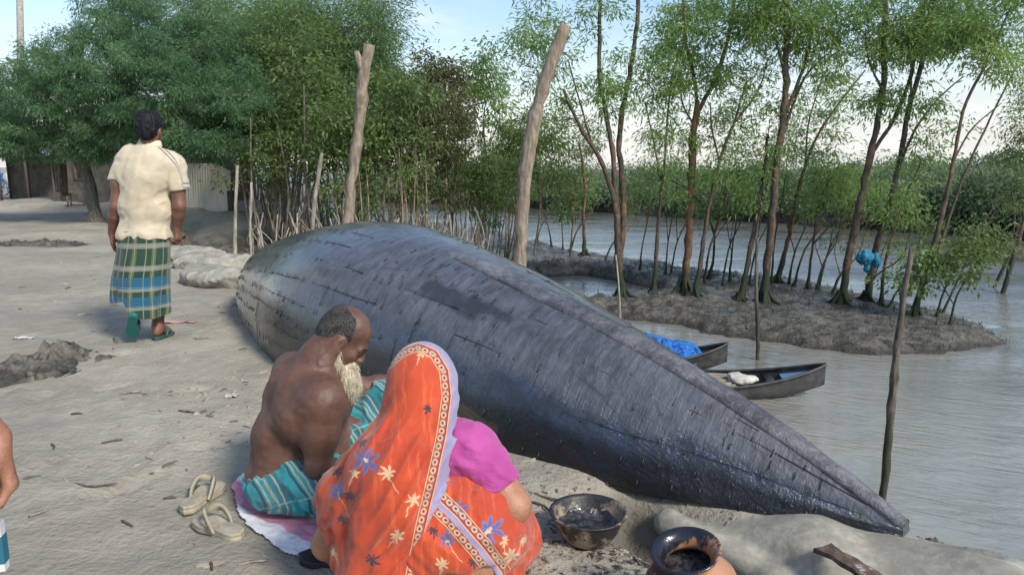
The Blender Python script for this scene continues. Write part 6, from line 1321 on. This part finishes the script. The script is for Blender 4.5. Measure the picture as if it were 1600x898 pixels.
# ------------------------------------------------------------------ things lying about the workers
def towel():
    P = [(361, 742), (378, 730), (400, 728), (430, 742), (470, 760), (515, 775), (520, 820), (505, 842), (470, 855), (440, 846), (410, 826), (385, 805), (366, 775)]
    W_ = np.array([on(x, y, .012)[:2] for x, y in P]); n = 90; x = np.linspace(W_[:, 0].min(), W_[:, 0].max(), n); y = np.linspace(W_[:, 1].min(), W_[:, 1].max(), n); X, Y = np.meshgrid(x, y); s = psd(X, Y, W_)+.006*vnoise(X*30, Y*30)
    z = ground(X, Y)+.007+.014*np.abs(fbm(X*9+Y*5, Y*9, 0, 3, 5))*sst(.0, -.05, s)+.012*sst(-.05, -.015, s)*(.5+.5*vnoise(X*14, Y*14, 0, 2))
    ok = (s[:-1, :-1] < 0) & (s[1:, :-1] < 0) & (s[:-1, 1:] < 0) & (s[1:, 1:] < 0); i, j = np.where(ok); q = np.stack([i*n+j, i*n+j+1, (i+1)*n+j+1, (i+1)*n+j], 1); used = np.unique(q); mp = np.full(n*n, -1); mp[used] = np.arange(len(used)); V = np.stack([X, Y, z], -1).reshape(-1, 3)[used]
    mb = MB(); q = mp[q]; mb.add(V, q)
    def fn(t, put, b):
        p = coords(t, 'Pos'); x, y, z = sep(t, p); d = (x*.62+y*.78)+(noise(t, p, 9, 3)-.5)*.05; k = noise(t, p, 40, 4)
        d0 = float(on(385, 765, .01)[:2]@np.array([.62, .78])); st = (d-d0).abs().ss(.062, .052); s2 = (d-(d0+.19)).abs().ss(.03, .022).max((d-(d0-.17)).abs().ss(.02, .014))
        c = mixc(t, k.ss(.3, .7), (.62, .61, .66), (.78, .77, .82)); c = mixc(t, (st.max(s2))*(k.ss(.25, .5)*.4+.6), c, (.64, .27, .37)); put('Base Color', c); put('Normal', bump(t, k+weave(t, p, 350)*.5, .5, .006))
    solo('towel', 'white and pink striped cotton towel spread under the old man', 'towel', mb, material('pink_white_cotton', rough=.95, fn=fn), (*W_.mean(0), 0))
towel()
for px0, py0, px1, py1, sd, lb in [(290, 788, 342, 748, 1, 'beige rubber sandal further from the camera, pointing away'), (380, 831, 303, 797, -1, 'beige rubber sandal nearer the camera, pointing left')]:
    a, b = on(px0, py0, .01), on(px1, py1, .01); c = (a+b)/2; c[2] = gz(c)+.003; d = b-a; d[2] = 0; r = thing('rubber_sandal', lb, 'sandal', c, 'pair of beige sandals'); sandal(r, c, d, M_TAN, M_TAN, .27, wide=.105, thick=.028, side=sd, vamp=1.35)
a, b = on(478, 858, .0), on(560, 866, .0); c = (a+b)/2; c[2] = gz(c)+.003; r = thing('rubber_sandal', 'black rubber sandal half hidden by the orange sari', 'sandal', c); sandal(r, c, [-(b-a)[0], -(b-a)[1], 0], M_BLACKRUB, M_BLACKRUB, .25)
def m_tarpot(t, put, b):
    P = coords(t, 'Object'); n = noise(t, P, 11, 5, .7); x, y, z = sep(t, P); put('Base Color', mixc(t, (n+z*1.8-.12).ss(.44, .56), mixc(t, noise(t, P, 30, 4).ss(.4, .7), (.30, .245, .175), (.16, .13, .095)), (.022, .021, .024))); put('Roughness', n*.5+.2); put('Normal', bump(t, n, .5, .01))
def m_tar(t, put, b):
    P = coords(t, 'Object'); n = noise(t, P, 18, 5, .7, .6); put('Base Color', mixc(t, n.ss(.42, .68), (.012, .012, .016), (.10, .095, .10))); put('Normal', bump(t, noise(t, P, 24, 4, .6, 1.0), .8, .012))
M_TAR = material('glossy_tar', rough=.16, fn=m_tar)
def pots():
    c = on(922, 853, 0); c[1] += .07; c[2] = gz(c); r = thing('tar_bowl', 'wide blackened metal bowl of tar on the ground by the woman', 'bowl', c)
    mb = MB(); lathe(mb, c, [(0, .003), (.062, .003), (.082, .012), (.108, .05), (.122, .088), (.128, .104), (.138, .109), (.139, .113), (.128, .113), (.121, .102), (.104, .055), (.08, .02), (0, .014)], 64); part('basin', mb, material('tar_spattered_metal', fn=m_tarpot), r)
    mb = MB(); th = np.linspace(0, 2*np.pi, 65)[:-1]; rows = [c+np.stack([q*.108*np.cos(th), q*.108*np.sin(th), .058+.006*vnoise(np.cos(th)*q*4, np.sin(th)*q*4, 0, 3)+.012*sst(.85, 1, q)*(1+vnoise(np.cos(th)*3, np.sin(th)*3, 1))], 1) for q in np.linspace(0, 1, 14)]; grid(mb, np.stack(rows), wrap=True, flip=True); part('tar', mb, M_TAR, r)
    c = on(1092, 935, 0); c = np.array([.515, 1.93, 0]); c[2] = gz(c); r = thing('clay_pitcher', 'round clay pitcher with a tar-blackened mouth at the bottom of the picture', 'pitcher', c)
    Rm = rotm((0, 1, 0), -.20)@rotm((1, 0, 0), .16); o = c+[0.02, 0, .005]
    mb = MB(); lathe(mb, o, [(0, .0), (.05, .004), (.095, .03), (.132, .085), (.138, .12), (.128, .16), (.100, .195), (.076, .212), (.072, .225), (.080, .240), (.096, .256), (.098, .262), (.090, .262), (.074, .244), (.064, .226), (.066, .212), (.09, .19), (.118, .155), (.12, .1), (0, .03)], 72, Rm)
    def fn(t, put, b):
        P = coords(t, 'Object'); x, y, z = sep(t, P); n = noise(t, P, 13, 5, .7); dr = noise(t, vscale(t, P, (1, 1, .25)), 22, 5, .7); cl = mixc(t, noise(t, P, 8, 4).ss(.3, .7), (.34, .155, .085), (.44, .23, .135)); cl = mixc(t, n.ss(.56, .66)*.7, cl, (.12, .085, .07))
        cl = mixc(t, (z+x*-.55+(dr-.5)*.13).ss(.226, .246).max((dr.ss(.63, .68))*.85), cl, (.013, .015, .024)); put('Base Color', cl); put('Roughness', (z+(dr-.5)*.2).ss(.24, .19)*.45+.2); put('Normal', bump(t, n+dr, .4, .006))
    part('body', mb, material('tarred_clay', fn=fn), r); mb = MB(); lathe(mb, o, [(0.0, .18), (.098, .1801)], 48, Rm); part('tar', mb, M_TAR, r)
    a = on(1284, 868, -.0); b = on(1375, 925, -.0); mb = MB(); d = b-a; rz = math.atan2(d[1], d[0]); Q = smooth_path([a+[0, 0, .03], (a+b)/2+[0, 0, .035], b+[0, 0, .03]], 12); w = np.array([-math.sin(rz), math.cos(rz), 0]); rng = np.random.default_rng(3)
    rows = []
    for k, p in enumerate(Q): e = .033+.004*rng.normal(); rows.append([p-w*e+[0, 0, -.008], p-w*e*.97+[0, 0, .008], p+[0, 0, .010+.002*rng.normal()], p+w*e*.97+[0, 0, .009], p+w*e+[0, 0, -.008]])
    rows = np.array(rows); grid(mb, rows, wrap=True); mb.add(rows[0], [[0, 1, 2, 3, 4]]); mb.add(rows[-1], [[4, 3, 2, 1, 0]])
    def fw(t, put, b):
        P = coords(t, 'Object'); n = noise(t, P, 24, 5, .7); g = noise(t, P, 5, 4); cl = mixc(t, n.ss(.35, .65), (.055, .035, .026), (.15, .10, .075)); put('Base Color', mixc(t, noise(t, P, 13, 4, .7).ss(.60, .66), cl, (.46, .44, .42))); put('Normal', bump(t, n, .8, .012))
    solo('broken_plank', 'short rotten brown plank lying on the grey cloth bag', 'plank', mb, material('rotten_wood', rough=.9, fn=fw), Q.mean(0), sharp=40)
pots()
def cloth_heap(name, label, cat, S, mat, loc, axis=(1, 0, 0), w=.09, amp=.03, seed=1):
    S.warp(folds(axis, w, amp, seed, 2.5)); S.warp(folds((axis[1], axis[0], .4), w*.45, amp*.45, seed+4, 2)); return solo(name, label, cat, sdf_mb(S), mat, loc)
def m_net(t, put, b):
    P = coords(t, 'Object'); n = noise(t, P, 30, 4, .7); put('Base Color', mixc(t, n.ss(.35, .68), (.005, .055, .30), (.02, .22, .62))); put('Normal', bump(t, n+noise(t, P, 90, 3), .9, .015))
M_NET = material('blue_netting', rough=.6, fn=m_net)
dn = np.array([math.cos(ang2), math.sin(ang2), 0]); q = b1+dn*.85; q[2] = WATER+.24; S = Sdf(q-[.9, .9, .35], q+[.9, .9, .5], .022)
S.ell(q+dn*.12, (.42, .30, .18), .1); S.ell(q-dn*.26+[0, 0, -.03], (.24, .24, .15), .1); S.ell(q+dn*.42+[0, 0, .10], (.26, .25, .15), .1); cloth_heap('fishing_net', 'heap of bright blue netting piled in the further small boat', 'net', S, M_NET, q-[0, 0, .2], dn, .12, .055, 5)
q = b2+dn*.98; q[2] = WATER+.18; S = Sdf(q-.4, q+.4, .014); S.ell(q, (.17, .12, .045), .05); S.ell(q+dn*.1+[0, .05, .02], (.09, .09, .04), .05); cloth_heap('pale_cloth', 'crumpled pale cloth on the floor of the nearer small boat', 'cloth', S, M_SACK, q, dn, .06, .02, 8)
q = at(1358, 404, on(1354, 470, -1.2)[1]-.13); S = Sdf(q-.5, q+.5, .012); S.ell(q+[-.08, 0, .02], (.13, .12, .13), .05); S.ell(q+[.13, -.02, -.03], (.075, .08, .12), .05); S.ell(q+[-.03, 0, -.14], (.05, .05, .12), .05); S.cap(q+[-.1, .1, .0], q+[.1, .12, 0], .06, .05, .05)
def m_rag(t, put, b):
    P = coords(t, 'Object'); n = noise(t, P, 16, 4); put('Base Color', mixc(t, n.ss(.4, .65), (.008, .10, .15), (.015, .18, .36))); put('Normal', bump(t, n, .6, .01))
cloth_heap('blue_rag', 'blue and teal rag tied round a leaning tree trunk on the spit', 'rag', S, material('blue_teal_rag', rough=.8, fn=m_rag), q, (.3, 0, 1), .07, .025, 11)
def litter():
    rng = np.random.default_rng(12); tw = []
    for i, (x, y, l, a, lb) in enumerate([(210, 610, .16, .45, ''), (292, 642, .11, -.3, ''), (82, 702, .08, -.9, ''), (233, 713, .05, -.5, ''), (198, 810, .08, -.6, ''), (175, 690, .09, .6, ''), (315, 529, .13, .05, ''), (120, 645, .06, .1, ''), (265, 770, .05, .2, ''), (60, 800, .07, .9, ''), (150, 752, .18, .02, ''), (330, 880, .06, -1.1, ''), (395, 870, .1, .3, ''), (860, 772, .22, -.5, ''), (840, 790, .15, -.8, '')]):
        c = on(x, y, 0); c[2] = gz(c)+.006; d = np.array([math.cos(a), math.sin(a), 0]); mb = MB(); tube(mb, smooth_path([c-d*l/2, c+np.array([-d[1], d[0], 0])*l*.08*rng.normal()+[0, 0, .002], c+d*l/2], 6), [.003, .005, .0045, .005, .004, .002], 6, True, .15, rng)
        solo('twig', 'dry brown twig lying on the grey earth of the path', 'twig', mb, B_WETSTAKE if i % 3 else B_STAKE, c, 'twigs on the path')
    for x, y, w, l, col, lb, a in [(38, 525, .075, .05, (.55, .57, .58), 'crumpled scrap of white paper beside the mud heap', .2), (275, 501, .16, .05, (.50, .28, .26), 'faded pink scrap of cloth behind the walking man', .1), (325, 876, .012, .075, (.42, .34, .27), 'flat splinter of pale wood, left one of two at the bottom edge', 1.9), (334, 876, .012, .07, (.42, .34, .27), 'flat splinter of pale wood, right one of two at the bottom edge', 2.1), (362, 615, .03, .07, (.48, .45, .38), 'pale chip of wood standing out on the path by the old man', 1.6)]:
        c = on(x, y, 0); c[2] = gz(c)+.004; mb = MB(); n = 10; u = np.linspace(-.5, .5, n); X, Y = np.meshgrid(u, u); r = rotm((0, 0, 1), a); V = np.stack([X*w*2, Y*l, .012*np.abs(fbm(X*4+x, Y*4, 0, 3, int(x)))*(w > .02)], -1)@r.T+c; grid(mb, V); grid(mb, V-[0, 0, .003], flip=True); solo('paper_scrap' if w > .04 else 'wood_chip', lb, 'litter', mb, simple('scrap', col), c)
    # fine crumbs of earth, shavings and bark scattered everywhere on the path
    mb = MB(); N = 3000; x = rng.uniform(-7, 1.8, N); y = 1.6+rng.random(N)**1.6*9; ok = x < np.interp(y, EDGE_Y, EDGE_X)-.05; hot = np.exp(-(((x-.35)/.55)**2+((y-2.55)/.4)**2))+np.exp(-(((x+1.5)/.5)**2+((y-4.0)/.9)**2))*.8; ok &= rng.random(N) < (.16+.8*hot+.35*sst(.1, .5, vnoise(x*1.5, y*1.5, 0, 4)))
    xx = np.r_[x[ok], rng.normal(.38, .38, 900), rng.normal(-1.45, .35, 300)]; yy = np.r_[y[ok], rng.normal(2.45, .28, 900), rng.normal(4.0, .55, 300)]; z = ground(xx, yy); keep = z > -.12; xx, yy, z = xx[keep], yy[keep], z[keep]; m = len(xx)
    s = (.004+.012*rng.random(m)**3)*np.clip(yy/2.6, .8, 2.2); a = rng.random(m)*6.28; el = .35+1.1*rng.random(m)**2
    base = np.array([[-1, -.45, 0], [1, -.6, 0], [1.1, .5, 0], [-.8, .6, 0], [-.6, -.25, .55], [.6, -.3, .6], [.65, .3, .5], [-.5, .3, .6]])
    V = base[None]*np.stack([s*1.3*el+s*.4, s*.8, s*.8], 1)[:, None]*(1+.25*rng.normal(size=(m, 8, 3))); ca, sa = np.cos(a)[:, None], np.sin(a)[:, None]
    V = np.stack([V[..., 0]*ca-V[..., 1]*sa+xx[:, None], V[..., 0]*sa+V[..., 1]*ca+yy[:, None], V[..., 2]+z[:, None]-.001], -1)
    f = np.array([[4, 5, 6, 7], [0, 1, 5, 4], [1, 2, 6, 5], [2, 3, 7, 6], [3, 0, 4, 7]]); mb.add(V.reshape(-1, 3), (np.arange(m)[:, None, None]*8+f[None]).reshape(-1, 4))
    def fn(t, put, b): r = island(t); c = mixc(t, r.ss(.2, .7), (.11, .10, .08), (.32, .29, .235)); put('Base Color', mixc(t, r.ss(.94, .97), c, (.36, .33, .27)))
    structure('earth_crumbs', mb, material('crumbs', rough=.95, fn=fn), smooth=False, kind='stuff')
litter()
